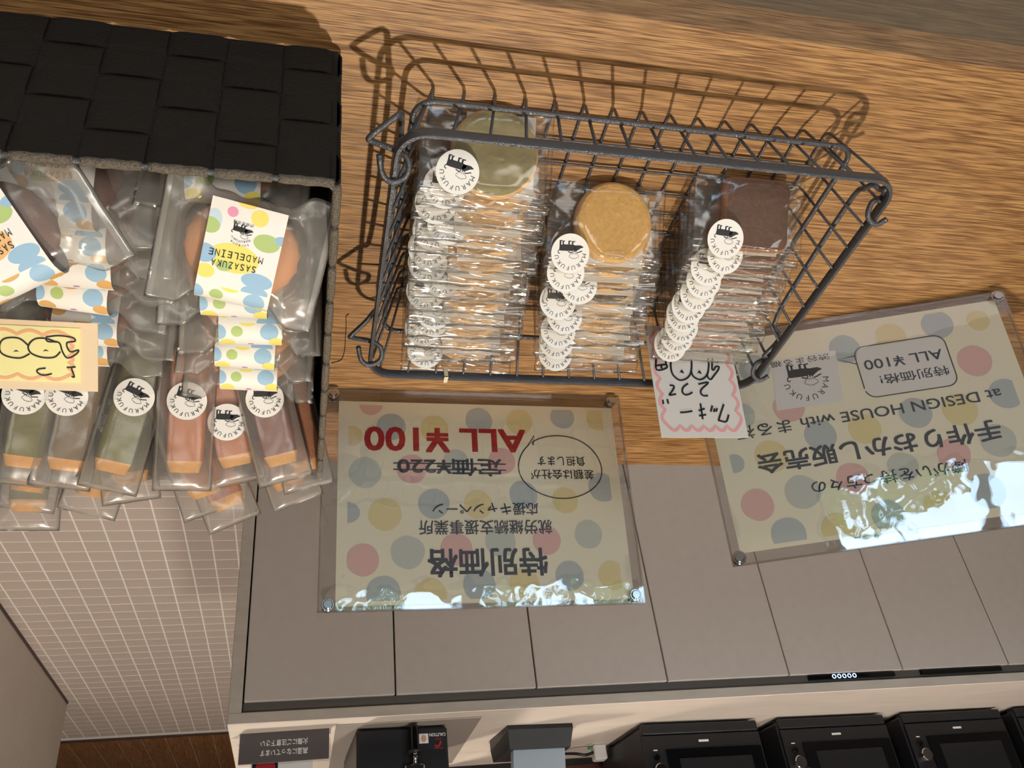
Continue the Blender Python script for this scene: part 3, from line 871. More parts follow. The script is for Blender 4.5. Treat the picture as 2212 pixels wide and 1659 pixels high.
# ================================================================== WIRE BASKET
wb = thing('wire_basket', 'dark grey tapered wire basket holding three rows of bagged cookies', 'basket', (0, 0, CZ))
RX0, RX1, RY0, RY1, RZ = -0.415, -0.051, 0.351, 0.612, 0.082
b = MB(); b.tube(rrect(RX0, RX1, RY0, RY1, 0.020, RZ - 0.0032, 7), 0, closed=True, flat=(0.0034, 0.0078), up=(0, 0, 1)); b.build('rim', M['metal'], wb, 40)
b = MB(); b.tube(rrect(-0.3985, -0.0635, 0.3585, 0.6045, 0.014, 0.036, 6), 0.0021, 8, True); b.build('middle_ring', M['metal'], wb, True)
BX0, BX1, BY0, BY1 = -0.394, -0.080, 0.371, 0.592
wz = 0.0012


def bent(p, r=0.006):
    """polyline with small round bends"""
    out = [Vector(p[0])]
    for i in range(1, len(p) - 1):
        a, c, e = Vector(p[i - 1]), Vector(p[i]), Vector(p[i + 1])
        u, w = (a - c).normalized() * r, (e - c).normalized() * r
        for k in range(5):
            t = k / 4
            out.append((c + u) * (1 - t) ** 2 + c * 2 * t * (1 - t) + (c + w) * t * t)
    out.append(Vector(p[-1]))
    return out


for k in range(15):
    x = BX0 + (BX1 - BX0) * k / 14
    xt = -0.233 + (x + 0.237) * 1.10
    b = MB(); b.tube(bent([(xt, RY0 + 0.002, RZ - 0.004), (x, BY0, wz), (x, BY1, wz), (xt, RY1 - 0.002, RZ - 0.004)]), wz, 6)
    b.build('cross_wire', M['metal'], wb, True)
for k in range(10):
    y = BY0 + 0.011 + (BY1 - BY0 - 0.022) * k / 9
    yt = 0.4815 + (y - 0.4815) * 1.09
    b = MB(); b.tube(bent([(RX0 + 0.002, yt, RZ - 0.004), (BX0 - 0.004, y, wz * 3), (BX1 + 0.004, y, wz * 3), (RX1 - 0.002, yt, RZ - 0.004)]), wz, 6)
    b.build('long_wire', M['metal'], wb, True)
# swinging handles hooked on the short sides
for sg, xr, kx in ((1, RX1, 1.0), (-1, RX0, -0.25)):
    def hook(y):
        return ([(xr + sg * 0.011, y - 0.010, RZ - 0.002)] if sg > 0 else []) + [(xr + sg * 0.008, y + 0.003, RZ + 0.0012), (xr + sg * 0.001, y + 0.008, RZ + 0.0028), (xr - sg * 0.008, y + 0.003, RZ + 0.0005), (xr - sg * 0.008, y - 0.006, RZ - 0.005),
                (xr + sg * 0.001, y - 0.009, RZ - 0.0095), (xr + sg * 0.0165 * kx, y - 0.017, RZ - 0.006), (xr + sg * 0.0170 * kx, y - 0.021, RZ - 0.006)]
    yn = 0.3475 if sg > 0 else 0.366
    ox = 0 if sg > 0 else 0.008
    near = hook(0.381) + [(xr + sg * (0.0035 - ox), yn, RZ - 0.010), (xr - sg * (0.0005 + ox), yn - 0.0005, RZ - 0.014), (xr - sg * (0.002 + ox), yn + 0.0065, RZ - 0.018), (xr - sg * 0.005, 0.40, RZ - 0.030)]
    far_ = hook(0.584) + [(xr + sg * 0.003, 0.545, RZ - 0.012), (xr - sg * 0.004, 0.528, RZ - 0.024)]
    b = MB(); b.tube(smooth_pts(near + far_[::-1], 5), 0.0021, 8); b.build('handle', M['metal'], wb, True)
b = MB(); b.box(-0.1205, -0.1170, RY1 - 0.0045, RY1 - 0.0018, RZ - 0.0095, RZ + 0.001); b.box(-0.1205, -0.1170, RY1 - 0.0045, RY1 + 0.004, RZ + 0.0002, RZ + 0.0014); b.box(-0.1205, -0.1170, RY1 + 0.0018, RY1 + 0.004, RZ - 0.0095, RZ + 0.001)
o = b.build('tie', M['cream_tie'], wb); o['label'] = 'cream plastic tie round the rim'


# ------------------------------------------------------------------ cellophane packets
def pillow(W, H, th, seed, nx=26, ny=20, amp=0.0011, fr=48.0, y0=0.0, flap=0.0, yfn=None, edge=0.10, jag=0.0, seal_glint=None, calm=0.0):
    """two film sheets sealed round the edge; th(x,y) = half thickness"""
    b = MB()
    sd = Vector((seed * 13.7, seed * 5.1, seed * 2.3))
    idx = {}
    vs = []
    for side in (1, -1):
        for j in range(ny + 1):
            for i in range(nx + 1):
                u, v = i / nx, j / ny
                e = min(u, 1 - u, v, 1 - v)
                if side < 0 and e == 0:
                    idx[(side, i, j)] = idx[(1, i, j)]
                    continue
                x = (u - 0.5) * W; y = y0 + v * H
                if yfn: y = yfn(x, v)
                p = Vector((x * fr, y * fr, side * 2.0)) + sd
                f = min(1.0, e / edge)
                w1 = 1 - abs(noise.noise(p)); w2 = 1 - abs(noise.noise(p * 2.1 + Vector((3, 1, 7))))
                ridge = (w1 - 0.72) * 1.9 + (w2 - 0.75) * 0.7
                z = side * th(x, y) * math.sqrt(max(0, f)) + amp * ridge * (0.25 + 0.75 * f) * (0.12 if abs(x) < calm else 1.0) * (0.4 if (seal_glint is not None and not calm and flap and math.hypot(x + 0.007, y - 0.031) < 0.027) else 1.0)
                if flap and v > 1 - flap:
                    q = (v - (1 - flap)) / flap
                    z += -0.0065 * q * q + 0.0016 * math.sin(q * 9 + x * 60 + seed)
                    z += 0.0022 * q * noise.noise(Vector((x * 70 + seed * 3, q * 1.5, seed)))
                if jag and (v == 0 or v == 1):
                    y += jag * noise.noise(Vector((x * 90 + seed, v * 3, 1.0)))
                idx[(side, i, j)] = len(vs)
                vs.append((x, y, z))
    fs = []; mis = []
    for side in (1, -1):
        for j in range(ny):
            for i in range(nx):
                mis.append(1 if seal_glint and seal_glint(i, j, nx, ny) else 0)
                q = (idx[(side, i, j)], idx[(side, i + 1, j)], idx[(side, i + 1, j + 1)], idx[(side, i, j + 1)])
                fs.append(q if side > 0 else q[::-1])
    b.add(vs, fs)
    b.mi = mis
    return b


def disc_cookie(r, t, seed, square=0.0):
    b = MB()
    n = 48
    prof = [(0.0, t), (0.5, t + .0003), (0.86, t), (0.95, t - 0.0008), (1.0, t * 0.6), (1.03, t * 0.25), (1.02, 0.0), (0.6, 0.0), (0.0, 0.0)]
    rings = []
    for (k, z) in prof[1:-1]:
        ring = []
        for i in range(n):
            a = 2 * math.pi * i / n
            ca, sa = math.cos(a), math.sin(a)
            rr = r
            if square:
                rr = r * min(1.0 / max(abs(ca), 1e-6), 1.0 / max(abs(sa), 1e-6)); rr = min(rr, r * 1.31)
            rr *= k * (1 + 0.018 * noise.noise(Vector((ca * 1.5 + seed, sa * 1.5, z * 200))) + 0.006 * noise.noise(Vector((ca * 9 + seed, sa * 9, z * 400))))
            ring.append((rr * ca, rr * sa, z + 0.0004 * noise.noise(Vector((ca * 3, sa * 3, k * 3 + seed)))))
        rings.append(ring)
    b.loft(rings[:2], 0); b.loft(rings[1:3], 0); b.loft(rings[2:], 1)
    b.poly(rings[0], 0); b.poly(rings[-1][::-1], 1)
    return b


def sticker_mesh(r):
    b = MB(); b.cyl((0, 0, 0), r, 0.00015, seg=48)
    return b.mesh('sticker', M['sticker'])


SR = 0.0158
stk_mesh = sticker_mesh(SR)
eb = MB(); emblem(eb, 0, 0, SR, 0.00022); stk_print = eb.mesh('print', M['ink'])


def add_sticker(parent, mw):
    s = put('sticker', stk_mesh, parent, mw)
    put('print', stk_print, s)
    return s


BW, BH = 0.100, 0.072
cook = {}
for nm, top, side, sq in (('matcha', 'cookie_matcha', 'cookie_pale', 0), ('pale', 'cookie_pale', 'cookie_pale', 0), ('tan', 'cookie_tan', 'cookie_pale', 0), ('sesame', 'cookie_sesame', 'cookie_pale', 0), ('choc', 'cookie_choc', 'cookie_choc_side', 1)):
    cook[nm] = disc_cookie(0.0292 if sq else 0.0322, 0.0082, hash(nm) % 1 + len(nm), sq).mesh('cookie', [M[top], M[side]], 35)


def bag_th(cx, cy, r):
    def f(x, y):
        d = math.hypot(x - cx, y - cy)
        return 0.0008 + 0.0040 * max(0.0, 1 - max(0.0, (d - r) / 0.02)) if d > r else 0.0056
    return f


bag_meshes = [pillow(BW, BH, bag_th(-0.007, 0.031, 0.029), s + 1, 40, 32, 0.0017, 30, flap=0.20, jag=0.0014, seal_glint=lambda i, j, nx, ny: j >= ny - 1 or (j == int(ny * 0.82) and (i * 7 + j) % 11 > 5)).mesh('wrapper', [M['film'], M['film_seal_glint']], True) for s in range(5)]  # top edge and broken crest row carry the painted highlight film
lb = MB(); lb.box(-0.027, 0.025, 0.004, 0.0645, -0.0045, -0.0041); liner = lb.mesh('liner_card', M['liner'])

ROWS = [
    ('left', (-0.1211, 0.3818), 0.0470, (990, 803), 50, 68, [(988, 372), (960, 404), (935, 438), (967, 484), (915, 497), (917, 536), (908, 567), (954, 601), (913, 630), (937, 672), (930, 690), (908, 710), (918, 758)],
     lambda k: 'matcha' if k == 0 else 'pale'),
    ('middle', (-0.2315, 0.4393), 0.0565, (1268, 800), 51, 68, [(1231, 548), (1221, 601), (1250, 617), (1188, 682), (1219, 707), (1166, 730), (1201, 748), (1199, 765)],
     lambda k: 'tan' if k < 3 else ('sesame' if k == 3 else 'pale')),
    ('right', (-0.3483, 0.4184), 0.0515, (1522, 778), 51, 66, [(1566, 516), (1565, 551), (1529, 577), (1519, 606), (1505, 635), (1473, 664), (1472, 688), (1461, 709), (1456, 726), (1444, 745)],
     lambda k: 'choc'),
]
KIND = {'matcha': 'round matcha green cookie', 'pale': 'pale round cookie', 'tan': 'round golden tan cookie', 'sesame': 'dark-speckled cookie with a pale rim', 'choc': 'square chocolate cookie'}
ORD = ['front', 'second', 'third', 'fourth', 'fifth', 'sixth', 'seventh', 'eighth', 'ninth', 'tenth', 'eleventh', 'twelfth', 'thirteenth']
Z0 = CZ + 0.006
for row, first, vs0, endpx, th0, th1, stks, kind in ROWS:
    n = len(stks)
    # last packet: its top edge seen at endpx
    sn, cs = math.sin(rad(th1)), math.cos(rad(th1))
    pe = at_z(endpx[0], endpx[1], Z0 + BH * sn)
    last = (pe.x, pe.y - BH * cs)
    for k in range(n):
        q = k / (n - 1)
        th = rad(th0 + (th1 - th0) * min(1, q * 1.3))
        bx = first[0] + (last[0] - first[0]) * q; by = first[1] + (last[1] - first[1]) * q
        U = Vector((0, math.cos(th), math.sin(th))); N = Vector((0, -math.sin(th), math.cos(th)))
        yaw = Matrix.Rotation(rad(rng.uniform(-2, 2)), 4, 'Z')
        mw = frame(Vector((bx, by, Z0)), Vector((1, 0, 0)), U, N) @ Matrix.Rotation(rad(rng.uniform(-2.2, 2.2)), 4, 'Z')
        kd = kind(k)
        if k == 0:
            lab = 'clear packet of one ' + KIND[kd] + ', whole at front of the ' + row + ' row'
        else:
            lab = 'clear packet of one ' + KIND[kd] + ', ' + ORD[k] + ' in the ' + row + ' row'
        t = thing('cookie_packet', lab, 'cookie packet', mw, 'bagged cookies in the ' + row + ' row of the wire basket')
        put('wrapper', bag_meshes[(k * 2 + len(row)) % 5], t, Matrix.Scale(-1, 4, (1, 0, 0)) if k % 3 == 1 else None)
        put('liner_card', liner, t, Matrix.Translation((-0.006 + rng.uniform(-.004, .004), rng.uniform(-.003, .003), 0)))
        put('cookie', cook[kd], t, Matrix.Translation((-0.007 if k else -0.006, 0.0315 if k == 0 else 0.0295, -0.0036)) @ Matrix.Rotation(0 if kd == 'choc' else rng.uniform(0, 6), 4, 'Z'))
        n0 = mw.to_3x3() @ Vector((0, 0, 1))
        hit = on_plane(stks[k][0], stks[k][1], mw @ Vector((0, 0, 0.0062)), n0)
        lo = mw.inverted() @ hit
        lo.x = max(-0.034, min(0.036, lo.x)); lo.y = max(0.018, min(0.062, lo.y))
        add_sticker(t, Matrix.Translation((lo.x, lo.y, 0.0072)) @ Matrix.Rotation(rad(-7), 4, 'X') @ Matrix.Rotation(rad(rng.uniform(-8, 8) - 4), 4, 'Z'))


# ------------------------------------------------------------------ price cards
def scallop(x0, x1, y0, y1, n, amp):
    pts = []
    def side(a, c, nn, nrm):
        for i in range(nn):
            for j in range(5):
                t = (i + j / 5) / nn
                pts.append((a[0] + (c[0] - a[0]) * t + nrm[0] * amp * abs(math.sin(math.pi * j / 5)), a[1] + (c[1] - a[1]) * t + nrm[1] * amp * abs(math.sin(math.pi * j / 5))))
    side((x0, y0), (x1, y0), n, (0, -1)); side((x1, y0), (x1, y1), n, (1, 0)); side((x1, y1), (x0, y1), n, (0, 1)); side((x0, y1), (x0, y0), n, (-1, 0))
    return pts


def strokes_from(photo, mw, scale, org, lift):
    """ink lines measured on the photograph, carried onto the card's own plane"""
    inv = mw.inverted(); n0 = mw.to_3x3() @ Vector((0, 0, 1)); p0 = mw.translation
    out = []
    for st in photo:
        out.append([tuple((inv @ on_plane(org[0] + x * scale, org[1] + y * scale, p0, n0))[:2]) for x, y in st])
    return out


def card_pose(tl, tr, bl, ytop, ybot):
    """tl/tr/bl: top-left, top-right, bottom-left corner pixels as read by the viewer"""
    A = at_y(tl[0], tl[1], ytop); B2 = at_y(tr[0], tr[1], ytop); C2 = at_y(bl[0], bl[1], ybot)
    x = (B2 - A).normalized(); y = (A - C2); y = (y - x * y.dot(x)).normalized(); z = x.cross(y)
    return frame(C2, x, y, z), (B2 - A).length, (A - C2).length


mw, cw, ch = card_pose((1591.5, 943.7), (1402, 943), (1582.6, 770.5), 0.6070, 0.5900)
t = thing('price_card', 'grey-white handwritten cookie price card with pink scalloped border on the far rim', 'card', mw)
b = MB(); b.box(0, cw, -0.030, ch, -0.0006, 0.0); b.build('card', M['card_grey'], t)
b = MB(); b.ribbon(scallop(0.008, cw - 0.008, -0.022, ch - 0.011, 6, 0.0045), 0.0028, 0.0002, 0, True); b.build('border_drawing', M['crayon_pink'], t)
ph = [[(1042, 1105), (975, 1310), (985, 1330), (1075, 1345), (1110, 1250)], [(950, 1160), (935, 1210)], [(915, 1165), (905, 1215)], [(885, 1125), (862, 1210)],
      [(720, 1095), (752, 1315)], [(695, 1195), (780, 1165)], [(700, 1265), (800, 1250)], [(440, 1220), (520, 1215), (610, 1200)],
      [(200, 1045), (210, 1105)], [(262, 1035), (278, 1100)],
      [(690, 830), (830, 805), (735, 900), (728, 960), (770, 990), (825, 985)], [(550, 820), (485, 870), (470, 935), (510, 975), (570, 965), (610, 940)], [(295, 845), (345, 850), (355, 880), (320, 940), (292, 980), (385, 965)],
      [(325, 480), (310, 560), (330, 680), (390, 750), (450, 775), (530, 750), (585, 680), (600, 560), (590, 480)], [(590, 640), (620, 720), (700, 765), (770, 745), (820, 680), (835, 560), (825, 480)],
      [(885, 480), (880, 620), (905, 630), (930, 590), (975, 590), (960, 640), (900, 720), (860, 765), (820, 730), (815, 680)],
      [(110, 470), (115, 630), (245, 610), (245, 560), (112, 575)], [(180, 565), (183, 615)], [(245, 560), (240, 470)]]
S_ = strokes_from(ph, mw, 0.1567, (1400, 700), 0)
b = MB()
for s in S_:
    b.ribbon(smooth_pts([(q[0], q[1], 0) for q in s], 4) if len(s) > 2 else s, 0.0019, 0.0003)
for c_ in ((462, 660), (705, 668)):
    q = strokes_from([[(c_[0] - 34, c_[1] + 18), (c_[0] - 10, c_[1] + 6), (c_[0] + 10, c_[1] + 20), (c_[0] + 34, c_[1] + 22), (c_[0] + 8, c_[1] - 28), (c_[0] - 8, c_[1] - 26)]], mw, 0.1567, (1400, 700), 0)[0]
    b.poly([(x, y, 0.0003) for x, y in q])
b.build('handwriting', M['ink'], t)

# ================================================================== WOVEN BASKET
WX0, WX1, WY0, WY1, WH = -0.013, 0.339, 0.352, 0.704, 0.132
kb = thing('woven_basket', 'black-brown basket woven from wide webbing bands with a braided rim', 'basket', (0, 0, CZ))
NC, NR = 10, 5
cell = (WX1 - WX0) / NC; rowh = (WH - 0.004) / NR
per = rrect(WX0, WX1, WY0, WY1, 0.012, 0, 4)
# horizontal bands: closed ribbons round the basket, passing over and under
def side_pt(s):
    """s in cells 0..40 round the basket -> point, outward normal"""
    s = s % (4 * NC)
    k = int(s // NC); f = (s - k * NC) * cell
    r = 0.010
    if k == 0: p, n_ = Vector((WX0 + f, WY0)), Vector((0, -1))
    elif k == 1: p, n_ = Vector((WX1, WY0 + f)), Vector((1, 0))
    elif k == 2: p, n_ = Vector((WX1 - f, WY1)), Vector((0, 1))
    else: p, n_ = Vector((WX0, WY1 - f)), Vector((-1, 0))
    L = NC * cell
    for d, kk in ((f, k - 1), (L - f, k + 1)):
        if d < r:
            nn = [Vector((0, -1)), Vector((1, 0)), Vector((0, 1)), Vector((-1, 0))][kk % 4]
            t_ = 0.5 * (1 - d / r)
            n2 = (n_ * (1 - t_) + nn * t_).normalized()
            p = p - (n_ + nn) * 0.0029 * (1 - d / r) ** 2
            return p, n2
    return p, n_


for j in range(NR):
    zc = 0.003 + (j + 0.5) * rowh
    rings = []
    NS = 8
    for q in range(4 * NC * NS):
        s = q / NS
        ci = int(s) % (4 * NC); fr_ = s - int(s)
        off = 0.0016 * (1 if (ci + j) % 2 == 0 else -1) * min(1, 6 * min(fr_, 1 - fr_) + 0.0)
        p, n_ = side_pt(s)
        h = rowh / 2 - 0.0006
        o_, i_ = p + n_ * (off + 0.0005), p + n_ * (off - 0.0005)
        rings.append([(o_.x, o_.y, zc - h), (o_.x, o_.y, zc + h), (i_.x, i_.y, zc + h), (i_.x, i_.y, zc - h)])
    rings.append(rings[0])
    MB().loft(rings, 0).build('horizontal_band', M['band'], kb)
for ci in range(4 * NC):
    s = ci + 0.5
    p, n_ = side_pt(s)
    tx = Vector((-n_.y, n_.x)) * (cell / 2 - 0.0008)
    rings = []
    for q in range(NR * 6 + 1):
        z = 0.003 + q / 6 * rowh
        j = min(NR - 1, int(q / 6)); fr_ = q / 6 - int(q / 6)
        off = -0.0016 * (1 if (ci + j) % 2 == 0 else -1) * min(1, 6 * min(fr_, 1 - fr_))
        a, c_ = p + n_ * (off + 0.0005), p + n_ * (off - 0.0005)
        rings.append([(a.x - tx.x, a.y - tx.y, z), (a.x + tx.x, a.y + tx.y, z), (c_.x + tx.x, c_.y + tx.y, z), (c_.x - tx.x, c_.y - tx.y, z)])
    MB().loft(rings, 0, True).build('vertical_band', M['band'], kb)
b = MB(); b.box(WX0 + 0.002, WX1 - 0.002, WY0 + 0.002, WY1 - 0.002, 0.0, 0.003); b.build('bottom_panel', M['band'], kb)
b = MB(); b.tube(rrect(WX0, WX1, WY0, WY1, 0.010, WH, 5), 0.0018, 8, True); b.build('rim_wire', M['metal'], kb, True)
for ci in range(4 * NC):
    p, n_ = side_pt(ci + 0.5)
    tx = Vector((-n_.y, n_.x))
    L = cell / 2 - 0.0018
    pts = []; rr_ = []
    for q in range(9):
        f = -1 + q / 4
        pts.append((p.x + tx.x * L * f, p.y + tx.y * L * f, WH + 0.0004 * math.sin(q * 2.1 + ci))); rr_.append(0.0028 * (1 - 0.12 * abs(f) ** 4))
    MB().tube(pts, rr_, 8).build('rim_wrap', M['braid'], kb, True)


# ------------------------------------------------------------------ madeleines
def madeleine_body(seed):
    b = MB(); n = 40
    rings = []
    for k in range(1, 12):
        a = math.pi * k / 12
        zz, rr = math.cos(a), math.sin(a)
        ring = []
        for i in range(n):
            t = 2 * math.pi * i / n
            sc = 1 + (0.035 * abs(math.sin(t * 9)) * rr if zz < 0.2 else 0)
            ring.append((0.0345 * rr ** 0.8 * sc * math.cos(t), 0.040 + 0.030 * rr ** 0.8 * sc * math.sin(t), 0.0092 * zz * (1 + 0.06 * noise.noise(Vector((math.cos(t) * 2 + seed, math.sin(t) * 2, zz))))))
        rings.append(ring)
    b.loft(rings, 0, True)
    return b


mad_mesh = {'plain': madeleine_body(1).mesh('sponge_cake', M['sponge'], True), 'cocoa': madeleine_body(4).mesh('sponge_cake', M['sponge_choc'], True)}


def mad_th(x, y):
    d = math.hypot(x / 0.042, (y - 0.040) / 0.037)
    return 0.0012 + 0.0112 * math.sqrt(max(0.0, 1 - min(1.0, d) ** 2.2)) + 0.002 * max(0, 1 - abs(d - 1.1) * 3)


def mad_y(x, v):
    w = min(1.0, max(0.0, (abs(x) - 0.022) / 0.014)); w = w * w * (3 - 2 * w)
    lo = 0.006 * (1 - w) - 0.004 * w
    hi = 0.0725 * (1 - w) + 0.084 * w
    return lo + v * (hi - lo)


mad_bags = [pillow(0.104, 0.1, mad_th, 20 + s, 46, 36, 0.0040, 30, yfn=mad_y, edge=0.16, jag=0.003, seal_glint=lambda i, j, nx, ny: i < 2 or i >= nx - 2, calm=0.024).mesh('wrapper', [M['frost'], M['frost_seal']], True) for s in range(5)]
LW = 0.0450


def label_band(mat):
    b = MB()
    R = 0.0138
    prof = []                                        # (v along label, y, z)
    yb, yt = 0.0085, 0.0625
    for k in range(5):
        f = k / 4
        prof.append((f * (yt - yb), yb + f * (yt - yb), R + 0.0004 * math.sin(f * 3.1)))
    base_v = prof[-1][0]
    for k in range(1, 9):
        a = math.pi * k / 8
        prof.append((base_v + R * a * 0.9, yt + 0.0125 * math.sin(a), R * math.cos(a)))
    v = prof[-1][0]
    prof.append((v + 0.06, yb, -R))
    me_v = []; fs = []; uv = []
    n = len(prof)
    for k, (vv, y, z) in enumerate(prof):
        me_v += [(-LW / 2, y, z), (LW / 2, y, z)]
        uv += [(-LW / 2, vv), (LW / 2, vv)]
    for k in range(n - 1):
        fs.append((2 * k, 2 * k + 1, 2 * k + 3, 2 * k + 2))
    b.add(me_v, fs)
    me = b.mesh('paper_label', mat, True)
    ul = me.uv_layers.new(name='UVMap')
    for pl in me.polygons:
        front = max(uv[q][1] for q in pl.vertices) <= base_v + 1e-6
        for li in pl.loop_indices:
            u_, v_ = uv[me.loops[li].vertex_index]
            ul.data[li].uv = (-u_, base_v - v_ if front else v_)
    return me


lab_mesh = {'plain': label_band(M['label_yellow']), 'cocoa': label_band(M['label_orange'])}
pb = MB()
zt = 0.0144
def curly(mb, word, x0, x1, y, h, slope):
    n = len(word)
    for k, ch in enumerate(word):
        cx = x0 + (x1 - x0) * (k + 0.5) / n; w = (x1 - x0) / n * (0.16 if ch == 'I' else 0.70)
        text(mb, ch, cx - w / 2, cx + w / 2, y + slope * k, y + slope * k + h, zt, 0, 0.0)
        if ch == 'I':
            for e in (0, h):
                mb.ribbon([(cx - w * 1.8, y + slope * k + e), (cx + w * 1.8, y + slope * k + e)], 0.0005, zt)


curly(pb, 'SASAZUKA', -0.0110, 0.0165, 0.0448, 0.0042, 0.0002)
curly(pb, 'MADELEINE', -0.0140, 0.0190, 0.0382, 0.0042, 0.0002)
cow(pb, 0.0020, 0.0272, 0.0095, zt)
arc_word(pb, 'MARUFUKU', 0.0020, 0.0235, 0.0075, 0.0019, zt, 128, 52)
arc_word(pb, 'SHIBUYA', 0.0020, 0.0235, 0.0098, 0.0019, zt, 118, 62)
text(pb, '渋谷まる福', -0.0040, 0.0080, 0.0195, 0.0215, zt)
lab_print = pb.mesh('label_print', M['ink'])


def mad_packet(px, y_or_z, tilt, kind, label, k, roll=0.0, yaw=0.0, byz=True, anchor=(0, 0.0745, 0)):
    P = at_z(px[0], px[1], CZ + y_or_z)
    th = rad(tilt)
    U = Vector((0, math.cos(th), math.sin(th))); N = Vector((0, -math.sin(th), math.cos(th)))
    R = frame(Vector((0, 0, 0)), Vector((1, 0, 0)), U, N) @ Matrix.Rotation(rad(roll), 4, 'Z')
    R = Matrix.Rotation(rad(yaw), 4, 'Z') @ R
    off = R.to_3x3() @ Vector(anchor)
    mw = Matrix.Translation(P - off) @ R
    t = thing('cake_packet', label, 'cake packet', mw, ('bagged golden cakes' if kind == 'plain' else 'bagged cocoa cakes') + ' in the woven basket')
    put('sponge_cake', mad_mesh[kind], t)
    put('wrapper', mad_bags[k % 5], t, Matrix.Scale((-1 if k % 2 else 1) * (1.0 if kind == 'plain' else 1.2), 4, (1, 0, 0)))
    l = put('paper_label', lab_mesh[kind], t)
    put('label_print', lab_print, l)
    return t


mad_packet((482, 432), 0.108, 80, 'plain', 'bagged golden cake half hidden under the near braided rim', 0, roll=-2)
mad_packet((500, 652), 0.150, 34, 'plain', 'bagged golden cake lying on top, its whole printed label in view', 1, roll=-11)
mad_packet((506, 683), 0.118, 62, 'plain', 'bagged golden cake, first behind the one lying on top', 2, roll=-1)
mad_packet((542, 742), 0.113, 66, 'plain', 'bagged golden cake, second behind the one lying on top', 3, roll=1)
mad_packet((529, 793), 0.108, 70, 'plain', 'bagged golden cake, third behind the one lying on top', 4, roll=-2)
mad_packet((537, 840), 0.103, 74, 'plain', 'bagged golden cake at the back of its row, next to the golden bars', 5, roll=-1)
mad_packet((12, 384), 0.095, 86, 'cocoa', 'bagged cocoa cake half hidden under the near rim', 1, roll=1)
mad_packet((118, 488), 0.122, 64, 'cocoa', 'bagged cocoa cake under the tilted one, nearest its side', 2, roll=-2)
mad_packet((152, 562), 0.119, 66, 'cocoa', 'bagged cocoa cake, second behind the rim in the cocoa row', 3, roll=-1)
mad_packet((166, 618), 0.116, 68, 'cocoa', 'bagged cocoa cake, third behind the rim in the cocoa row', 4, roll=-1)
mad_packet((160, 668), 0.112, 70, 'cocoa', 'bagged cocoa cake with a slanting label above the yellow price card', 0, roll=-6)
mad_packet((186, 742), 0.104, 72, 'cocoa', 'bagged cocoa cake partly behind the yellow price card', 1, roll=-2)
mad_packet((168, 786), 0.098, 74, 'cocoa', 'bagged cocoa cake at the back, mostly hidden by the yellow card', 2, roll=0)
mad_packet((72, 622), 0.156, 34, 'cocoa', 'tilted bagged cocoa cake lying on top of the cocoa row', 3, roll=30)

# ------------------------------------------------------------------ bars in frosted bags
def bar_body(L, W, T, seed):
    b = MB(); rings = []
    for k in range(13):
        f = k / 12
        e = 1 - 0.22 * (abs(2 * f - 1) ** 10)
        ring = []
        for cx, cz in ((-1, -.72), (-.8, -1), (.8, -1), (1, -.72), (1, .55), (.8, .92), (0, 1.05), (-.8, .92), (-1, .55)):
            w = 1 + 0.03 * noise.noise(Vector((cx * 2 + seed, cz * 2, f * 6)))
            ring.append((cx * W / 2 * e * w, f * L, cz * T / 2 * e * w))
        rings.append(ring)
    b.loft(rings[:12], 0); b.loft(rings[11:], 1)
    b.poly(rings[0][::-1], 0); b.poly(rings[-1], 1)
    return b


BARW, BART, BARL = 0.0295, 0.0155, 0.116
bar_mesh = {}
for nm, mt in (('golden', 'bar_orange'), ('cocoa', 'bar_brown'), ('matcha', 'bar_green'), ('olive', 'bar_olive')):
    bar_mesh[nm] = bar_body(BARL, BARW, BART, len(nm)).mesh('cake_bar', [M[mt], M['bar_end']], 50)
SW, SL = 0.047, 0.146


def bar_th(x, y):
    fx = max(0.0, 1 - max(0.0, (abs(x) - 0.012) / 0.011)); fy = max(0.0, 1 - max(0.0, (y - 0.112) / 0.026)) * max(0.0, min(1.0, (y + 0.02) / 0.02))
    return 0.0006 + 0.0088 * min(fx ** 0.7, 1) * fy ** 0.8


bar_bags = [pillow(SW, SL, bar_th, 40 + s, 18, 40, 0.0009, 26, y0=-0.012, edge=0.03, jag=0.0006, seal_glint=lambda i, j, nx, ny: j >= ny - 1 or i == 0 or i == nx - 1).mesh('wrapper', [M['frost'], M['frost_seal']], True) for s in range(4)]
# sticker bent over the bar
sb = MB(); pr = 14
sv = []; sf = []
def wrap_pt(x, y):
    w = 0.0128
    return (x, y, 0.0106 - (0.5 * (abs(x) - w) if abs(x) > w else 0.0) + 0.00035)
sn_ = 40
ring = [wrap_pt(SR * math.cos(2 * math.pi * i / sn_), SR * math.sin(2 * math.pi * i / sn_)) for i in range(sn_)]
mid = [wrap_pt(0.6 * SR * math.cos(2 * math.pi * i / sn_), 0.6 * SR * math.sin(2 * math.pi * i / sn_)) for i in range(sn_)]
sb.loft([ring, mid], 0); sb.poly(mid)
bar_stk = sb.mesh('sticker', M['sticker'])
eb2 = MB(); emblem(eb2, 0, 0, SR, 0.0)
eb2.v = [(lambda q: (q[0], q[1], q[2] + 0.0002))(wrap_pt(v[0], v[1])) for v in eb2.v]
bar_print = eb2.mesh('print', M['ink'])


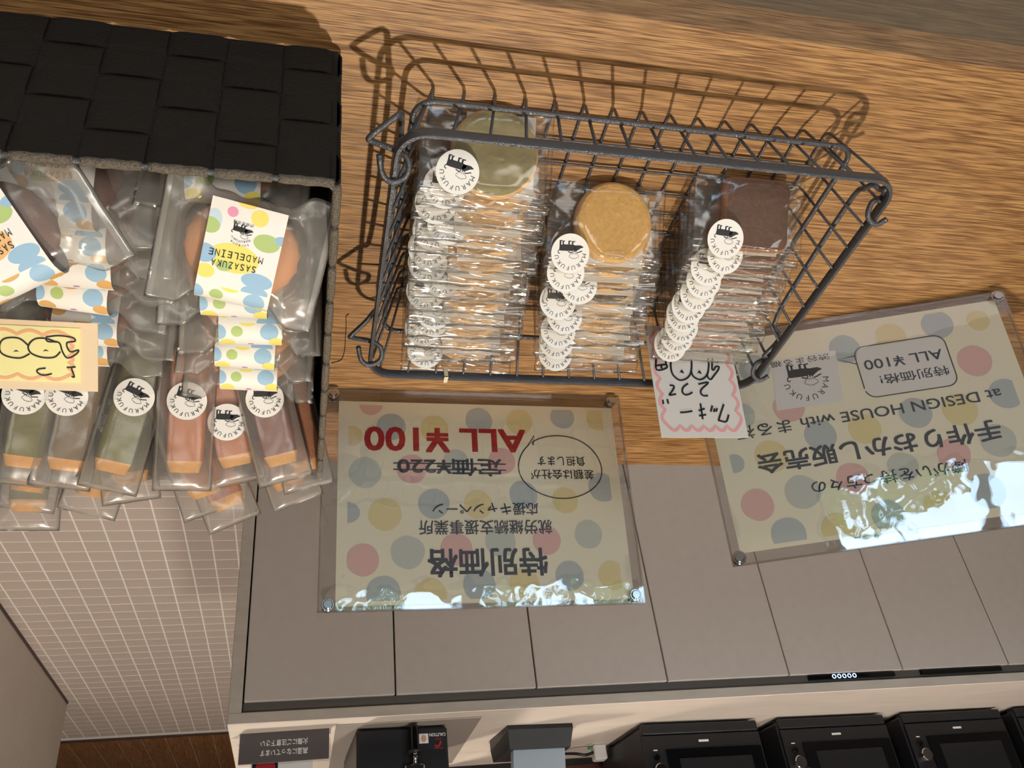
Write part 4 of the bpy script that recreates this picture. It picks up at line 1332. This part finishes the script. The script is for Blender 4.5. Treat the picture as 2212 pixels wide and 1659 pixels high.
def bar_packet(E, Bp, yT, yB, kind, label, k, stick=None, twist=0.0):
    A = at_y(E[0], E[1], yT); B2 = at_y(Bp[0], Bp[1], yB)
    up = (A - B2).normalized()
    toward = (CAM - A); z = (toward - up * toward.dot(up)).normalized(); x = up.cross(z).normalized()
    top = 0.132
    mw = frame(A - up * top, x, up, z) @ Matrix.Rotation(rad(twist), 4, 'Y')
    t = thing('bar_packet', label, 'cake packet', mw, ('golden' if kind in ('golden', 'cocoa') else 'matcha') + ' cake bars in frosted bags')
    put('cake_bar', bar_mesh[kind], t, Matrix.Translation((rng.uniform(-.003, .003), 0.002, 0)))
    put('wrapper', bar_bags[k % 4], t)
    if stick:
        n0 = mw.to_3x3() @ Vector((0, 0, 1))
        lo = mw.inverted() @ on_plane(stick[0], stick[1], mw @ Vector((0, 0, 0.009)), n0)
        s = put('sticker', bar_stk, t, Matrix.Translation((max(-.008, min(.008, lo.x)), max(0.02, min(0.115, lo.y)), 0)) @ Matrix.Rotation(rad(-12), 4, 'Z'))
        put('print', bar_print, s)
    return t


# far layer first, then the layer nearer to the cakes
bar_packet((60, 1142), (90, 820), .715, .662, 'matcha', 'lowest matcha bar in a frosted bag, its end hanging furthest out at the left', 0)
bar_packet((50, 1098), (118, 800), .705, .650, 'olive', 'matcha bar in the far layer, its bag corner pointing down at the left', 1, twist=6)
bar_packet((187, 1107), (285, 825), .712, .660, 'matcha', 'matcha bar bag hanging over the tiles between two other green bars', 2, twist=4)
bar_packet((285, 1080), (255, 800), .703, .650, 'matcha', 'matcha bar in the far layer nearest to the golden bars', 3, stick=(232, 905), twist=-8)
bar_packet((455, 1105), (372, 850), .706, .652, 'golden', 'golden bar bag in the far layer, its end over the tile floor', 0, twist=-12)
bar_packet((508, 1128), (395, 850), .716, .664, 'golden', 'golden bar hanging lowest over the corner of the grey cabinet', 1, twist=-8)
bar_packet((645, 1082), (552, 830), .712, .660, 'cocoa', 'brown bar in the far layer under the cocoa-coloured one', 2, twist=-10)
bar_packet((668, 1050), (610, 800), .700, .644, 'golden', 'golden bar pressed against the side wall of the woven basket', 3, twist=-16)
bar_packet((38, 1044), (88, 800), .684, .628, 'matcha', 'matcha bar with a sticker beneath the yellow card, cut by the photo edge', 1, stick=(46, 852))
bar_packet((128, 1050), (180, 800), .686, .630, 'olive', 'olive brown bar with a sticker half under the yellow price card', 2, stick=(142, 856))
bar_packet((232, 1056), (318, 770), .684, .626, 'matcha', 'bright matcha bar with a whole sticker and toasted end', 3, stick=(290, 858))
bar_packet((516, 1040), (470, 800), .690, .636, 'golden', 'golden bar with a low sticker between its two neighbours', 0, stick=(490, 912), twist=-6)
bar_packet((393, 1056), (407, 800), .680, .624, 'golden', 'straight golden bar with a sticker, beside the green ones', 1, stick=(404, 866))
bar_packet((618, 1036), (560, 800), .682, .626, 'cocoa', 'dark cocoa brown bar with a sticker and toasted end', 2, stick=(572, 862))

# yellow price card
mw, cw, ch = card_pose((242.5, 844), (0, 836), (208, 699), 0.548, 0.514)
t = thing('price_card', 'yellow handwritten price card with a salmon border in a peach frame', 'card', mw)
b = MB(); b.box(-0.001, 0.13, 0, ch, -0.0008, 0.0); b.build('backing', M['card_peach'], t)
b = MB(); b.box(0.010, 0.122, 0.004, ch - 0.006, 0.0, 0.0005); b.build('card', M['card_yellow'], t)
b = MB(); b.ribbon(scallop(0.018, 0.116, 0.010, ch - 0.011, 6, 0.0032), 0.0022, 0.0007, 0, True); b.build('border_drawing', M['crayon_orange'], t)
ph = [[(330, 225), (420, 215), (520, 228), (540, 255), (480, 268), (505, 330), (565, 318), (545, 350), (485, 375), (450, 330), (425, 265), (350, 258), (330, 240)],
      [(405, 262), (330, 235), (250, 240), (205, 290), (225, 340), (300, 370), (390, 370), (435, 330)], [(205, 285), (140, 235), (50, 232), (5, 265), (5, 330), (60, 365), (150, 375), (215, 345)],
      [(480, 443), (545, 440), (515, 445), (535, 510), (515, 505)], [(330, 448), (280, 455), (268, 475), (310, 498), (375, 488)]]
b = MB()
for s in strokes_from(ph, mw, 0.3013, (0, 660), 0):
    b.ribbon(smooth_pts([(q[0], q[1], 0) for q in s], 4), 0.0011, 0.0008)
for c_ in ((330, 322), (118, 326)):
    q = strokes_from([[(c_[0] - 22, c_[1] + 6), (c_[0], c_[1] - 8), (c_[0] + 24, c_[1] + 6), (c_[0], c_[1] + 2)]], mw, 0.3013, (0, 660), 0)[0]
    b.poly([(x, y, 0.0008) for x, y in q])
b.build('handwriting', M['ink'], t)

# stray thread on the counter
pts = [at_z(x, y, CZ + 0.0006) for x, y in ((754, 678), (748, 684), (748, 705), (746, 735), (744, 760), (736, 778), (716, 784))]
tag(MB().tube(smooth_pts(pts), 0.00035, 5).build('thread', M['ink']), 'thin dark thread lying on the oak between the two baskets', 'thread')

bpy.data.objects.remove(_to)
bpy.data.curves.remove(_tc)
